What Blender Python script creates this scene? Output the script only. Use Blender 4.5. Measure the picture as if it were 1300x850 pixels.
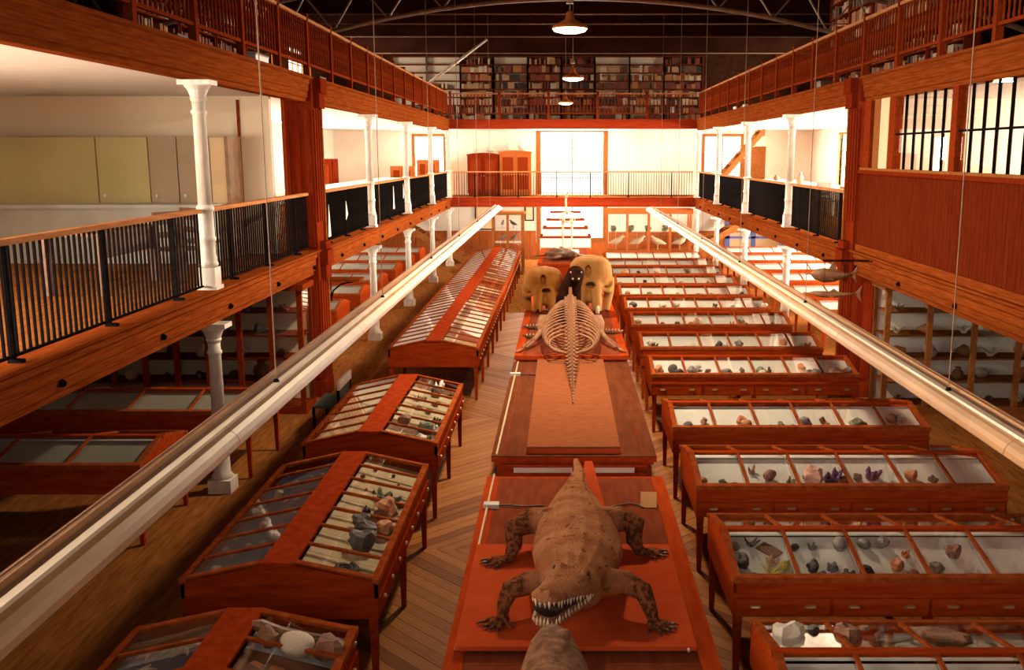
import bpy, math, random
from mathutils import Vector, Matrix, noise
for o in list(bpy.data.objects): bpy.data.objects.remove(o)
R = math.radians
S = bpy.context.scene
COL = S.collection
rnd = random.Random(7)

# ------------------------------------------------------------------ camera, world, exposure
cam_d = bpy.data.cameras.new('camera'); cam = bpy.data.objects.new('camera', cam_d); COL.objects.link(cam)
cam.location = (0, 0, 4.4); cam.rotation_euler = (R(90) - math.atan(230/1250), 0, 0)
cam_d.sensor_width = 36; cam_d.lens = 36*1250/1300; cam_d.shift_x = -64.5/1300
cam_d.clip_start = .1; cam_d.clip_end = 200
S.camera = cam
S.view_settings.view_transform = 'Standard'; S.view_settings.look = 'None'
S.view_settings.gamma = 1; S.view_settings.use_curve_mapping = False
S.view_settings.exposure = 0.85
W = bpy.data.worlds.new('sky'); S.world = W; W.use_nodes = True
bg = W.node_tree.nodes['Background']; bg.inputs[0].default_value = (1, .93, .82, 1); bg.inputs[1].default_value = 1.6
S.cycles.use_denoising = True
S.cycles.max_bounces = 7; S.cycles.diffuse_bounces = 4; S.cycles.glossy_bounces = 3
S.cycles.transparent_max_bounces = 24; S.cycles.transmission_bounces = 4
S.cycles.caustics_reflective = False; S.cycles.caustics_refractive = False
S.cycles.sample_clamp_indirect = 6

def area(name, loc, rot, sx, sy, power, col=(1, .85, .66)):
    d = bpy.data.lights.new(name, 'AREA'); d.shape = 'RECTANGLE'; d.size = sx; d.size_y = sy
    d.energy = power; d.color = col
    o = bpy.data.objects.new(name, d); COL.objects.link(o); o.location = loc; o.rotation_euler = rot
    return o

# daylight entering by the windows (one lamp behind each opening, same size as the opening)
XL, XR = -4.45, 5.25           # gallery fronts
WL, WR = -9.6, 10.4            # outer walls
YN, YG, YF = -4.0, 39.3, 42.0  # near wall, front of far gallery, far wall
Z1, Z2, ZC = 2.7, 5.72, 9.0    # mid gallery floor, upper gallery floor, ceiling
U1, U2 = 2.26, 5.29            # undersides of the two beams
BAYS = [12.5, 17.9, 23.3, 28.7, 34.1, 39.3]
SIDE_Y = [(19.4, 21.8), (24.8, 27.2), (30.2, 32.6), (35.4, 37.6)]
LP = dict(r_mid=800, r_low=920, l_mid=450, l_low=180, far=1250, rear=70, up=260)
NEAR_Y = [(-3.3, -.7), (0.2, 2.8), (3.6, 6.2), (7.2, 9.8)]
for (a, b) in SIDE_Y:
    area('daylight', (WR+.34, (a+b)/2, 4.15), (0, R(90), 0), 1.9, b-a, LP['r_mid'])
    area('daylight', (WR+.34, (a+b)/2, 1.5), (0, R(90), 0), 1.2, b-a, LP['r_low'])
    area('daylight', (WL-.34, (a+b)/2, 4.15), (0, R(-90), 0), 1.9, b-a, LP['l_mid'])
    area('daylight', (WL-.34, (a+b)/2, 1.5), (0, R(-90), 0), 1.2, b-a, LP['l_low'])
area('daylight', (.39, YF+.34, 3.08), (R(-90), 0, 0), 2.6, 4.4, LP['far'])
for (a, b) in NEAR_Y: area('daylight', (WL-.34, (a+b)/2, 4.15), (0, R(-90), 0), 1.9, b-a, 580)
area('daylight', (6.7, YF+.34, 4.0), (R(-90), 0, 0), 1.5, 2.2, 400)
area('daylight', (-5.6, YF+.34, 4.0), (R(-90), 0, 0), 1.2, 2.2, 300)
area('daylight', (.6, YN-.34, 5.6), (R(90), 0, 0), 6.0, 4.6, LP['rear'])
area('daylight', (WR+.34, 15.0, 4.6), (0, R(90), 0), 1.2, 3.4, 500)
area('daylight', (WL-.34, 32.0, 7.0), (0, R(-90), 0), 1.4, 3.0, 80)
area('daylight', (WL-.34, 37.0, 7.25), (0, R(-90), 0), 1.9, 3.0, LP['up'])  # added window lamp, put in to brighten the far bookshelves
area('daylight', (WR+.34, 37.0, 7.25), (0, R(90), 0), 1.9, 3.0, LP['up'])  # added likewise on the right to brighten the far bookshelves

# ------------------------------------------------------------------ materials
def newmat(name):
    m = bpy.data.materials.new(name); m.use_nodes = True
    nt = m.node_tree; p = nt.nodes['Principled BSDF']
    return m, nt, p
def N(nt, t, **kw):
    n = nt.nodes.new(t)
    for k, v in kw.items(): setattr(n, k, v)
    return n
def c4(c): return (c[0], c[1], c[2], 1)
def noisy(name, c1, c2, scale=(1, 1, 1), nscale=6, detail=4, rough=.5, bump=0, bscale=60, metal=0, coat=0, spec=.5, lo=.35, hi=.65):
    if 'wood' in name or 'board' in name or 'plank' in name or 'table' in name: wf = .90 if name in ('board_red', 'table_red', 'table_wood') else .67; c1, c2 = [c*wf for c in c1], [c*wf for c in c2]
    m, nt, p = newmat(name)
    tc = N(nt, 'ShaderNodeTexCoord'); mp = N(nt, 'ShaderNodeMapping'); mp.inputs['Scale'].default_value = scale
    nt.links.new(tc.outputs['Object'], mp.inputs['Vector'])
    nz = N(nt, 'ShaderNodeTexNoise'); nz.inputs['Scale'].default_value = nscale; nz.inputs['Detail'].default_value = detail
    nt.links.new(mp.outputs[0], nz.inputs['Vector'])
    cr = N(nt, 'ShaderNodeValToRGB'); cr.color_ramp.elements[0].position = lo; cr.color_ramp.elements[1].position = hi
    cr.color_ramp.elements[0].color = c4(c1); cr.color_ramp.elements[1].color = c4(c2)
    nt.links.new(nz.outputs['Fac'], cr.inputs[0]); nt.links.new(cr.outputs[0], p.inputs['Base Color'])
    p.inputs['Roughness'].default_value = rough; p.inputs['Metallic'].default_value = metal
    p.inputs['Coat Weight'].default_value = coat; p.inputs['Coat Roughness'].default_value = .2
    p.inputs['Specular IOR Level'].default_value = spec
    if bump:
        n2 = N(nt, 'ShaderNodeTexNoise'); n2.inputs['Scale'].default_value = bscale; n2.inputs['Detail'].default_value = 3
        nt.links.new(mp.outputs[0], n2.inputs['Vector'])
        b = N(nt, 'ShaderNodeBump'); b.inputs['Strength'].default_value = bump; b.inputs['Distance'].default_value = .02
        nt.links.new(n2.outputs['Fac'], b.inputs['Height']); nt.links.new(b.outputs[0], p.inputs['Normal'])
    return m
M = {}
M['case_wood'] = noisy('case_wood', (.38, .040, .007), (.52, .076, .012), (1, 8, 8), 3, rough=.5, spec=0)
M['case_wood_y'] = noisy('case_wood_y', (.30, .031, .006), (.42, .058, .010), (8, 1, 8), 3, rough=.45, spec=0)
M['ridge_wood'] = noisy('ridge_wood', (.34, .038, .010), (.46, .062, .016), (3, 3, 3), 3, rough=.45, spec=0)
M['muntin_wood'] = noisy('muntin_wood', (.34, .06, .014), (.48, .11, .028), (4, 4, 4), 3, rough=.45, spec=0)
M['beam_wood'] = noisy('beam_wood', (.23, .042, .008), (.35, .080, .016), (10, .6, 10), 4, rough=.55, spec=0)
M['beam_wood_x'] = noisy('beam_wood_x', (.34, .035, .010), (.46, .055, .015), (.6, 10, 10), 4, rough=.5, spec=0)
M['pillar_wood'] = noisy('pillar_wood', (.19, .018, .005), (.28, .033, .008), (10, 10, .6), 4, rough=.55, spec=0)
M['enclosure'] = noisy('enclosure_wood', (.13, .016, .005), (.19, .028, .008), (10, 10, .6), 4, rough=.6, spec=0)
M['rail_wood'] = noisy('rail_wood', (.24, .029, .006), (.35, .052, .011), (6, 6, 6), 4, rough=.5, spec=0)
M['rail_light'] = noisy('rail_light', (.40, .16, .06), (.52, .23, .10), (6, .6, 6), 4, rough=.4, spec=.0)
M['stair_wood'] = noisy('stair_wood', (.33, .11, .03), (.45, .17, .05), (5, 5, 5), 4, rough=.45, spec=.0)
M['table_wood'] = noisy('table_wood', (.20, .045, .020), (.27, .064, .029), (3, .5, 3), 4, rough=.6, spec=0)
M['table_red'] = noisy('table_red', (.40, .047, .010), (.50, .070, .014), (4, .6, 4), 4, rough=.6, spec=0)
M['board_red'] = noisy('board_red', (.55, .076, .022), (.61, .097, .029), (2, 2, 2), 3, rough=.65, spec=0)
M['brown_board'] = noisy('brown_board', (.34, .105, .044), (.41, .135, .058), (2, 6, 2), 4, rough=.65, spec=0)
M['slab_brown'] = noisy('slab_brown', (.115, .032, .014), (.16, .046, .021), (3, .5, 3), 4, rough=.6, spec=0)
M['wainscot'] = noisy('wainscot', (.33, .085, .022), (.42, .12, .032), (12, 12, .6), 4, rough=.5, spec=.0)
M['floor_wood'] = noisy('floor_wood', (.24, .105, .035), (.40, .20, .075), (1, 1, 1), 2, rough=.33, coat=.1)
M['floor_base'] = noisy('floor_base', (.17, .058, .014), (.28, .105, .028), (7, .7, 1), 3, rough=.4, spec=.0)
for i, (a, b) in enumerate([((.24, .072, .013), (.34, .112, .022)), ((.30, .098, .019), (.40, .142, .03)), ((.36, .125, .026), (.46, .175, .04)), ((.19, .054, .010), (.27, .083, .016))]):
    M['plank%d' % i] = noisy('floor_plank_%d' % i, a, b, (14, 1.2, 1), 3, rough=.45, spec=.08)
M['plaster'] = noisy('plaster', (.76, .72, .64), (.82, .78, .70), (1, 1, 1), 1.2, rough=.9)
M['cream'] = noisy('cream_wall', (.70, .60, .45), (.76, .66, .52), (1, 1, 1), .8, rough=.9)
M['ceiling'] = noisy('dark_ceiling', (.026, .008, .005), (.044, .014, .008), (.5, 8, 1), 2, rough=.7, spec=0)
M['truss'] = noisy('truss_iron', (.17, .085, .042), (.25, .13, .065), (3, 3, 3), 3, rough=.6)
M['iron'] = noisy('black_iron', (.006, .005, .005), (.012, .009, .009), (3, 3, 3), 5, rough=.7, spec=0)
M['column'] = noisy('painted_iron', (.56, .50, .44), (.68, .62, .56), (3, 3, 1), 4, rough=.45, bump=.05)
M['trough'] = noisy('trough_tan', (.36, .18, .08), (.46, .25, .12), (3, .8, 3), 2, rough=.4)
M['trough_lip'] = noisy('trough_cream', (.72, .62, .50), (.80, .70, .58), (3, .8, 3), 2, rough=.35)
M['trough_dark'] = noisy('trough_brown', (.20, .085, .04), (.27, .12, .06), (3, .8, 3), 2, rough=.5)
M['paper_white'] = noisy('paper_white', (.86, .84, .82), (.92, .90, .88), (2, 2, 2), 2, rough=.9, spec=0)
M['paper_cream'] = noisy('paper_cream', (.68, .53, .32), (.80, .66, .44), (2, 2, 2), 2.5, rough=.8)
M['paper_blue'] = noisy('paper_blue', (.02, .03, .075), (.05, .065, .13), (2, 2, 2), 2, rough=.8)
M['paper_dark'] = noisy('paper_brown', (.16, .06, .03), (.26, .11, .06), (2, 2, 2), 3, rough=.7)
M['paper_sky'] = noisy('paper_lilac', (.42, .44, .55), (.55, .56, .65), (2, 2, 2), 2, rough=.8)
M['croc'] = noisy('crocodile_skin', (.20, .095, .052), (.42, .25, .15), (1, 1, 1), 7, 6, rough=.42, bump=.5, bscale=70)
M['belly'] = noisy('crocodile_belly', (.52, .20, .05), (.58, .26, .08), (1, 1, 1), 7, 6, rough=.5)
M['claw'] = noisy('claw', (.03, .02, .015), (.06, .04, .03), (1, 1, 1), 10, rough=.4)
M['tooth'] = noisy('tooth_ivory', (.72, .58, .38), (.80, .68, .48), (1, 1, 1), 10, rough=.35)
M['mouth'] = noisy('mouth_dark', (.018, .008, .006), (.03, .012, .008), (1, 1, 1), 10, rough=.6)
M['bone'] = noisy('bone', (.26, .115, .06), (.38, .19, .11), (1, 1, 1), 9, 5, rough=.55, spec=.03, bump=.15)
M['bone_pale'] = noisy('bone_pale', (.66, .52, .36), (.78, .66, .50), (1, 1, 1), 9, 5, rough=.55, spec=.03)
M['skull'] = noisy('skull_ochre', (.25, .085, .015), (.36, .145, .033), (1, 1, 1), 2.2, 6, rough=.55, spec=.03, bump=.25, bscale=20)
M['skull2'] = noisy('skull_pale', (.33, .145, .038), (.44, .22, .07), (1, 1, 1), 2.2, 6, rough=.55, spec=.03, bump=.25, bscale=20)
M['seal'] = noisy('dark_hide', (.020, .008, .005), (.040, .016, .009), (1, 1, 1), 8, 5, rough=.8, spec=0, bump=.2)
M['fur'] = noisy('brown_hide', (.14, .060, .030), (.30, .145, .078), (3, 3, 1), 6, 6, rough=.6, spec=.03, bump=.5, bscale=35)
M['turtle'] = noisy('turtle_shell', (.10, .045, .025), (.20, .09, .05), (1, 1, 1), 8, 5, rough=.4, spec=.03)
M['fish'] = noisy('dried_fish', (.20, .09, .045), (.32, .16, .08), (1, 1, 1), 8, 5, rough=.5)
M['olive'] = noisy('olive_door', (.36, .30, .12), (.42, .35, .15), (1, 1, 1), 1, rough=.6)
M['tan'] = noisy('tan_door', (.27, .19, .11), (.33, .23, .14), (1, 1, 1), 1, rough=.6)
M['tan_light'] = noisy('tan_light', (.55, .38, .20), (.62, .44, .25), (1, 1, 1), 1, rough=.6)
M['grey'] = noisy('grey_paint', (.30, .29, .26), (.38, .37, .33), (1, 1, 1), 2, rough=.6)
M['blue'] = noisy('blue_paint', (.05, .08, .35), (.07, .11, .45), (1, 1, 1), 2, rough=.5)
M['green'] = noisy('green_cloth', (.03, .06, .04), (.05, .085, .055), (1, 1, 1), 4, rough=.8)
M['brass'] = noisy('brass', (.62, .42, .20), (.75, .55, .30), (1, 1, 1), 4, rough=.3, metal=.8)
M['black'] = noisy('black_cable', (.012, .01, .009), (.02, .016, .014), (1, 1, 1), 4, rough=.5)
M['plastic'] = noisy('grey_plastic', (.50, .46, .44), (.58, .54, .52), (1, 1, 1), 4, rough=.45)
M['label_tan'] = noisy('tan_card', (.52, .22, .055), (.58, .27, .08), (1, 1, 1), 6, rough=.7)
M['leaf'] = noisy('dried_leaf', (.10, .13, .04), (.20, .22, .08), (1, 1, 1), 6, rough=.7)
for k, (a, b) in dict(book_red=((.16, .025, .012), (.26, .045, .02)), book_brown=((.10, .04, .02), (.18, .07, .035)), book_tan=((.38, .20, .09), (.52, .30, .15)),
                      book_black=((.02, .012, .01), (.04, .024, .02)), book_cream=((.55, .42, .28), (.66, .52, .36)), book_orange=((.36, .12, .035), (.46, .17, .05))).items():
    M[k] = noisy(k, a, b, (1, 1, 1), 9, rough=.6)
for k, (a, b) in dict(min_dark=((.03, .024, .022), (.09, .07, .06)), min_grey=((.16, .14, .13), (.30, .27, .25)), min_brown=((.14, .055, .025), (.28, .12, .06)),
                      min_orange=((.45, .15, .05), (.58, .24, .10)), min_purple=((.10, .03, .10), (.20, .07, .18)), min_yellow=((.48, .40, .05), (.62, .52, .12)),
                      min_green=((.10, .13, .07), (.22, .25, .14)), min_pink=((.50, .26, .18), (.62, .36, .26)), min_pale=((.55, .47, .38), (.68, .60, .50))).items():
    M[k] = noisy(k, a, b, (1, 1, 1), 22, 5, rough=.55, bump=.4, bscale=60)
def glassmat(name, tint=(1, 1, 1), gloss=.04, rough=.0):
    m = bpy.data.materials.new(name); m.use_nodes = True; nt = m.node_tree
    nt.nodes.remove(nt.nodes['Principled BSDF']); out = nt.nodes['Material Output']
    tr = N(nt, 'ShaderNodeBsdfTransparent'); tr.inputs[0].default_value = c4(tint)
    gl = N(nt, 'ShaderNodeBsdfGlossy'); gl.inputs['Roughness'].default_value = rough; gl.inputs[0].default_value = (1, 1, 1, 1)
    lw = N(nt, 'ShaderNodeLayerWeight'); lw.inputs['Blend'].default_value = .5
    pw_ = N(nt, 'ShaderNodeMath', operation='POWER'); pw_.inputs[1].default_value = 4; nt.links.new(lw.outputs['Facing'], pw_.inputs[0])
    ma = N(nt, 'ShaderNodeMath', operation='MULTIPLY_ADD'); ma.inputs[1].default_value = .75; ma.inputs[2].default_value = gloss; nt.links.new(pw_.outputs[0], ma.inputs[0])
    mx = N(nt, 'ShaderNodeMixShader')
    nt.links.new(ma.outputs[0], mx.inputs[0]); nt.links.new(tr.outputs[0], mx.inputs[1]); nt.links.new(gl.outputs[0], mx.inputs[2])
    nt.links.new(mx.outputs[0], out.inputs[0])
    return m
M['glass'] = glassmat('case_glass', (.96, .97, .96), rough=.02)
M['window_glass'] = glassmat('window_glass', (1, 1, 1))
def emis(name, col, s):
    m = bpy.data.materials.new(name); m.use_nodes = True; p = m.node_tree.nodes['Principled BSDF']
    p.inputs['Emission Color'].default_value = c4(col); p.inputs['Emission Strength'].default_value = s; p.inputs['Base Color'].default_value = c4(col)
    return m
M['lamp_glow'] = emis('lamp_glow', (1, .72, .36), 9)

# ------------------------------------------------------------------ mesh helpers
class MB:
    def __init__(s): s.v = []; s.f = []; s.mi = []
    def add(s, v, f, mi=0):
        n = len(s.v); s.v += [tuple(p) for p in v]; s.f += [[i+n for i in q] for q in f]; s.mi += [mi]*len(f); return s
    def box(s, x0, x1, y0, y1, z0, z1, mi=0):
        v = [(x, y, z) for z in (z0, z1) for y in (y0, y1) for x in (x0, x1)]
        return s.add(v, [(0, 2, 3, 1), (4, 5, 7, 6), (0, 1, 5, 4), (2, 6, 7, 3), (0, 4, 6, 2), (1, 3, 7, 5)], mi)
    def bar(s, a, b, w, h, up=(0, 0, 1), mi=0):   # box between two points
        a, b = Vector(a), Vector(b); d = (b-a).normalized(); u = Vector(up)
        sd = d.cross(u)
        if sd.length < 1e-4: sd = d.cross(Vector((0, 1, 0)))
        sd.normalize(); u = sd.cross(d).normalized()
        v = [p + sd*(w/2*i) + u*(h/2*j) for p in (a, b) for i, j in ((-1, -1), (1, -1), (1, 1), (-1, 1))]
        return s.add(v, [(0, 3, 2, 1), (4, 5, 6, 7), (0, 1, 5, 4), (1, 2, 6, 5), (2, 3, 7, 6), (3, 0, 4, 7)], mi)
    def tube(s, pts, rad, n=8, flat=1.0, mi=0, up=None):
        pts = [Vector(p) for p in pts]; m = len(pts)
        if not isinstance(rad, (list, tuple)): rad = [rad]*m
        prev = None; V = []
        for i, p in enumerate(pts):
            t = (pts[min(i+1, m-1)] - pts[max(i-1, 0)]).normalized()
            if up is not None: u = Vector(up)
            elif prev is None: u = Vector((0, 0, 1)) if abs(t.z) < .9 else Vector((0, 1, 0))
            else: u = prev
            sd = t.cross(u)
            if sd.length < 1e-4: sd = t.cross(Vector((1, 0, 0)))
            sd.normalize(); u = sd.cross(t).normalized(); prev = u
            r = rad[i]; rw, rh = (r if isinstance(r, tuple) else (r, r*flat))
            V += [p + sd*(math.cos(2*math.pi*k/n)*rw) + u*(math.sin(2*math.pi*k/n)*rh) for k in range(n)]
        F = [(i*n+k, i*n+(k+1) % n, (i+1)*n+(k+1) % n, (i+1)*n+k) for i in range(m-1) for k in range(n)]
        F += [tuple(reversed(range(n))), tuple((m-1)*n+k for k in range(n))]
        return s.add(V, F, mi)
    def lathe(s, c, prof, n=16, mi=0, sx=1, sy=1):
        V = [(c[0]+r*sx*math.cos(2*math.pi*k/n), c[1]+r*sy*math.sin(2*math.pi*k/n), c[2]+z) for r, z in prof for k in range(n)]; m = len(prof)
        F = [(i*n+k, i*n+(k+1) % n, (i+1)*n+(k+1) % n, (i+1)*n+k) for i in range(m-1) for k in range(n)]
        F += [tuple(reversed(range(n))), tuple((m-1)*n+k for k in range(n))]
        return s.add(V, F, mi)
    def prism(s, poly, fn, a, b, mi=0):   # poly of 2-d points, fn(p, q, t) -> 3-d point
        n = len(poly); V = [fn(p[0], p[1], t) for t in (a, b) for p in poly]
        F = [tuple(range(n)), tuple(reversed(range(n, 2*n)))] + [(k, n+k, n+(k+1) % n, (k+1) % n) for k in range(n)]
        return s.add(V, F, mi)
    def ball(s, c, r, n=12, m=8, mi=0):
        rx, ry, rz = r if isinstance(r, (tuple, list)) else (r, r, r)
        V = []; F = []
        for i in range(1, m):
            a = math.pi*i/m
            V += [(c[0]+rx*math.sin(a)*math.cos(2*math.pi*k/n), c[1]+ry*math.sin(a)*math.sin(2*math.pi*k/n), c[2]-rz*math.cos(a)) for k in range(n)]
        b = len(V); V += [(c[0], c[1], c[2]-rz), (c[0], c[1], c[2]+rz)]
        for i in range(m-2): F += [(i*n+k, i*n+(k+1) % n, (i+1)*n+(k+1) % n, (i+1)*n+k) for k in range(n)]
        F += [(b, (k+1) % n, k) for k in range(n)] + [(b+1, (m-2)*n+k, (m-2)*n+(k+1) % n) for k in range(n)]
        return s.add(V, F, mi)
    def mesh(s, name, mats, smooth=False):
        me = bpy.data.meshes.new(name); me.from_pydata(s.v, [], s.f)
        for m in (mats if isinstance(mats, list) else [mats]): me.materials.append(M[m])
        if any(s.mi): me.polygons.foreach_set('material_index', s.mi)
        if smooth: me.polygons.foreach_set('use_smooth', [True]*len(me.polygons))
        me.update(); return me
    def build(s, name, mats, parent=None, loc=None, smooth=False):
        return link(name, s.mesh(name, mats, smooth), parent, loc)
def link(name, me, parent=None, loc=None, rz=0):
    o = bpy.data.objects.new(name, me); COL.objects.link(o); o.parent = parent
    if loc is not None: o.location = loc
    if rz: o.rotation_euler = (0, 0, rz)
    return o
def B(*a): return MB().box(*a)
def tag(o, label, cat, group=None, kind=None):
    if label: o['label'] = label
    if cat: o['category'] = cat
    if group: o['group'] = group
    if kind: o['kind'] = kind
    return o
def thing(name, label, cat, loc=(0, 0, 0), rz=0, group=None):
    return tag(link(name, None, None, loc, rz), label, cat, group)
def struct(o): o['kind'] = 'structure'; return o
def copy_tree(o, parent=None):
    c = o.copy(); COL.objects.link(c); c.parent = parent
    for ch in list(o.children): copy_tree(ch, c)
    return c
def baked(name, mb, mat, voxel, cutters=(), parent=None, smooth_it=2, loc=None):
    """one continuous surface from overlapping lofts (voxel remesh), cut by cutter meshes"""
    o = mb.build('tmp', mat)
    md = o.modifiers.new('r', 'REMESH'); md.mode = 'VOXEL'; md.voxel_size = voxel; md.use_smooth_shade = True
    if smooth_it:
        sm = o.modifiers.new('s', 'SMOOTH'); sm.factor = .5; sm.iterations = smooth_it
    cs = []
    for cmb in cutters:
        c = cmb.build('cut', mat); cs.append(c)
        bo = o.modifiers.new('b', 'BOOLEAN'); bo.operation = 'DIFFERENCE'; bo.object = c; bo.solver = 'FAST'
    dg = bpy.context.evaluated_depsgraph_get()
    me = bpy.data.meshes.new_from_object(o.evaluated_get(dg)); me.name = name
    me.materials.clear(); me.materials.append(M[mat] if not isinstance(mat, list) else M[mat[0]])
    me.polygons.foreach_set('use_smooth', [True]*len(me.polygons))
    for c in cs + [o]: bpy.data.objects.remove(c)
    return link(name, me, parent, loc)
ORD = ['first', 'second', 'third', 'fourth', 'fifth', 'sixth', 'seventh', 'eighth', 'ninth', 'tenth', 'eleventh', 'twelfth', 'thirteenth', 'fourteenth', 'fifteenth', 'sixteenth']

# ------------------------------------------------------------------ the setting
M['upper_wall'] = noisy('upper_wall_brown', (.055, .020, .010), (.09, .034, .017), (2, 2, 2), 2, rough=.75, spec=0)
def wall(name, axis, p0, p1, a0, a1, z0, z1, holes, mat):
    A = sorted({a0, a1} | {h[0] for h in holes} | {h[1] for h in holes}); Z = sorted({z0, z1} | {h[2] for h in holes} | {h[3] for h in holes})
    A = [a for a in A if a0 <= a <= a1]; Z = [z for z in Z if z0 <= z <= z1]
    mb = MB()
    for i in range(len(A)-1):
        for j in range(len(Z)-1):
            ca, cz = (A[i]+A[i+1])/2, (Z[j]+Z[j+1])/2
            if any(h[0] < ca < h[1] and h[2] < cz < h[3] for h in holes): continue
            if axis == 'x': mb.box(p0, p1, A[i], A[i+1], Z[j], Z[j+1])
            else: mb.box(A[i], A[i+1], p0, p1, Z[j], Z[j+1])
    return struct(mb.build(name, mat))
WIN = [0]
def window(axis, p, a0, a1, z0, z1, nx, nz, wood='stair_wood', fw=.08, depth=.12):
    """frame, bars and single panes in an opening; p is the wall's inner face"""
    WIN[0] += 1
    e = struct(link('window_%d' % WIN[0], None))
    def bx(n, u0, u1, d0, d1, w0, w1, m):
        mb = B(d0, d1, u0, u1, w0, w1) if axis == 'x' else B(u0, u1, d0, d1, w0, w1)
        return mb.build(n, m, e)
    d0, d1 = (p-depth/3, p+depth) if p > 0 or axis == 'y' and p > 0 else (p-depth, p+depth/3)
    bx('window_frame', a0-fw, a0, d0, d1, z0-fw, z1+fw, wood); bx('window_frame', a1, a1+fw, d0, d1, z0-fw, z1+fw, wood)
    bx('window_frame', a0, a1, d0, d1, z1, z1+fw, wood); bx('window_frame', a0, a1, d0, d1, z0-fw, z0, wood)
    dm = (d0+d1)/2
    for i in range(1, nx): x = a0+(a1-a0)*i/nx; bx('glazing_bar', x-.02, x+.02, dm-.02, dm+.02, z0, z1, wood)
    for j in range(1, nz): z = z0+(z1-z0)*j/nz; bx('glazing_bar', a0, a1, dm-.018, dm+.018, z-.014, z+.014, wood)
    for i in range(nx):
        for j in range(nz):
            bx('pane', a0+(a1-a0)*i/nx+.02, a0+(a1-a0)*(i+1)/nx-.02, dm-.003, dm+.003, z0+(z1-z0)*j/nz+.014, z0+(z1-z0)*(j+1)/nz-.014, 'window_glass')
    return e
# floor: base slab sunk under the plank field, flush elsewhere
PX0, PX1, PY0, PY1 = -1.95, 1.95, 4.9, 27.4
fl = MB().box(WL, PX0, YN, YF, -.2, 0).box(PX1, WR, YN, YF, -.2, 0).box(PX0, PX1, YN, PY0, -.2, 0).box(PX0, PX1, PY1, YF, -.2, 0).box(PX0, PX1, PY0, PY1, -.2, -.014)
floor = struct(fl.build('floor', 'floor_base'))
def clip(poly, a, b, c):      # keep a*x+b*y<=c
    out = []
    for i in range(len(poly)):
        p, q = poly[i], poly[(i+1) % len(poly)]; dp, dq = a*p[0]+b*p[1]-c, a*q[0]+b*q[1]-c
        if dp <= 0: out.append(p)
        if dp*dq < 0: t = dp/(dp-dq); out.append((p[0]+(q[0]-p[0])*t, p[1]+(q[1]-p[1])*t))
    return out
pw = .145; k2 = math.sqrt(.5)
for zi in range(4):
    y0 = PY0+zi*(PY1-PY0)/4; y1 = y0+(PY1-PY0)/4; s = 1 if zi % 2 == 0 else -1
    lo = min(k2*(x+s*y) for x in (PX0, PX1) for y in (y0, y1)); hi = max(k2*(x+s*y) for x in (PX0, PX1) for y in (y0, y1))
    t = lo
    while t < hi:
        poly = [(PX0, y0), (PX1, y0), (PX1, y1), (PX0, y1)]
        poly = clip(poly, k2, s*k2, t+pw-.006); poly = clip(poly, -k2, -s*k2, -t)
        t += pw
        if len(poly) < 3: continue
        # plank in its own frame, long axis along local y
        cx = sum(p[0] for p in poly)/len(poly); cy = sum(p[1] for p in poly)/len(poly); ang = R(45)*s
        ca, sa = math.cos(-ang), math.sin(-ang)
        loc = [((p[0]-cx)*ca-(p[1]-cy)*sa, (p[0]-cx)*sa+(p[1]-cy)*ca) for p in poly]
        o = MB().prism(list(reversed(loc)), lambda a, b, q: (a, b, q), -.02, rnd.uniform(-.0025, 0)).build('floor_plank', 'plank%d' % rnd.choice([0, 1, 1, 2, 2, 3]), floor, (cx, cy, 0))
        o.rotation_euler = (0, 0, ang)
# outer walls with their window openings
rholes = [(a, b, 3.2, 5.1) for a, b in SIDE_Y] + [(a, b, .9, 2.1) for a, b in SIDE_Y]
wall('wall_right', 'x', WR, WR+.3, YN, YF, 0, Z2, rholes+[(13.3, 16.7, 4.0, 5.2)], 'plaster')
wall('wall_left', 'x', WL-.3, WL, YN, YF, 0, Z2, rholes+[(a, b, 3.2, 5.1) for a, b in NEAR_Y], 'plaster')
wall('wall_right_upper', 'x', WR, WR+.3, YN, YF, Z2, ZC, [(35.5, 38.5, 6.3, 8.2)], 'upper_wall')  # upper opening added so light reaches the bookshelves
wall('wall_left_upper', 'x', WL-.3, WL, YN, YF, Z2, ZC, [(30.5, 33.5, 6.3, 7.7), (35.5, 38.5, 6.3, 8.2)], 'upper_wall')  # farther opening added so light reaches the bookshelves
fw = (-.91, 1.69, .88, 5.28)
wall('wall_far', 'y', YF, YF+.3, WL, WR, 0, Z2, [fw, (5.95, 7.45, 2.9, 5.1), (-6.2, -5.0, 2.9, 5.1)], 'plaster')
wall('wall_far_upper', 'y', YF, YF+.3, WL, WR, Z2, ZC, [], 'upper_wall')
wall('wall_near', 'y', YN-.3, YN, WL, WR, 0, ZC, [(-2.4, 3.6, 3.3, 7.9)], 'cream')
for a, b in SIDE_Y:
    window('x', WR, a, b, 3.2, 5.1, 3, 3); window('x', WR, a, b, .9, 2.1, 3, 2)
    window('x', WL, a, b, 3.2, 5.1, 3, 3); window('x', WL, a, b, .9, 2.1, 3, 2)
for a, b in NEAR_Y: window('x', WL, a, b, 3.2, 5.1, 3, 3)
window('x', WR, 13.3, 16.7, 4.0, 5.2, 4, 2); window('x', WL, 30.5, 33.5, 6.3, 7.7, 4, 2)
window('x', WL, 35.5, 38.5, 6.3, 8.2, 4, 3); window('x', WR, 35.5, 38.5, 6.3, 8.2, 4, 3)  # both windows added to let light onto the far bookshelves
window('y', YF, *fw, 2, 7, fw=.2)
window('y', YF, 5.95, 7.45, 2.9, 5.1, 2, 3, fw=.12); window('y', YF, -6.2, -5.0, 2.9, 5.1, 2, 3, fw=.12)
window('y', YN, -2.4, 3.6, 3.3, 7.9, 5, 6)
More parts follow.
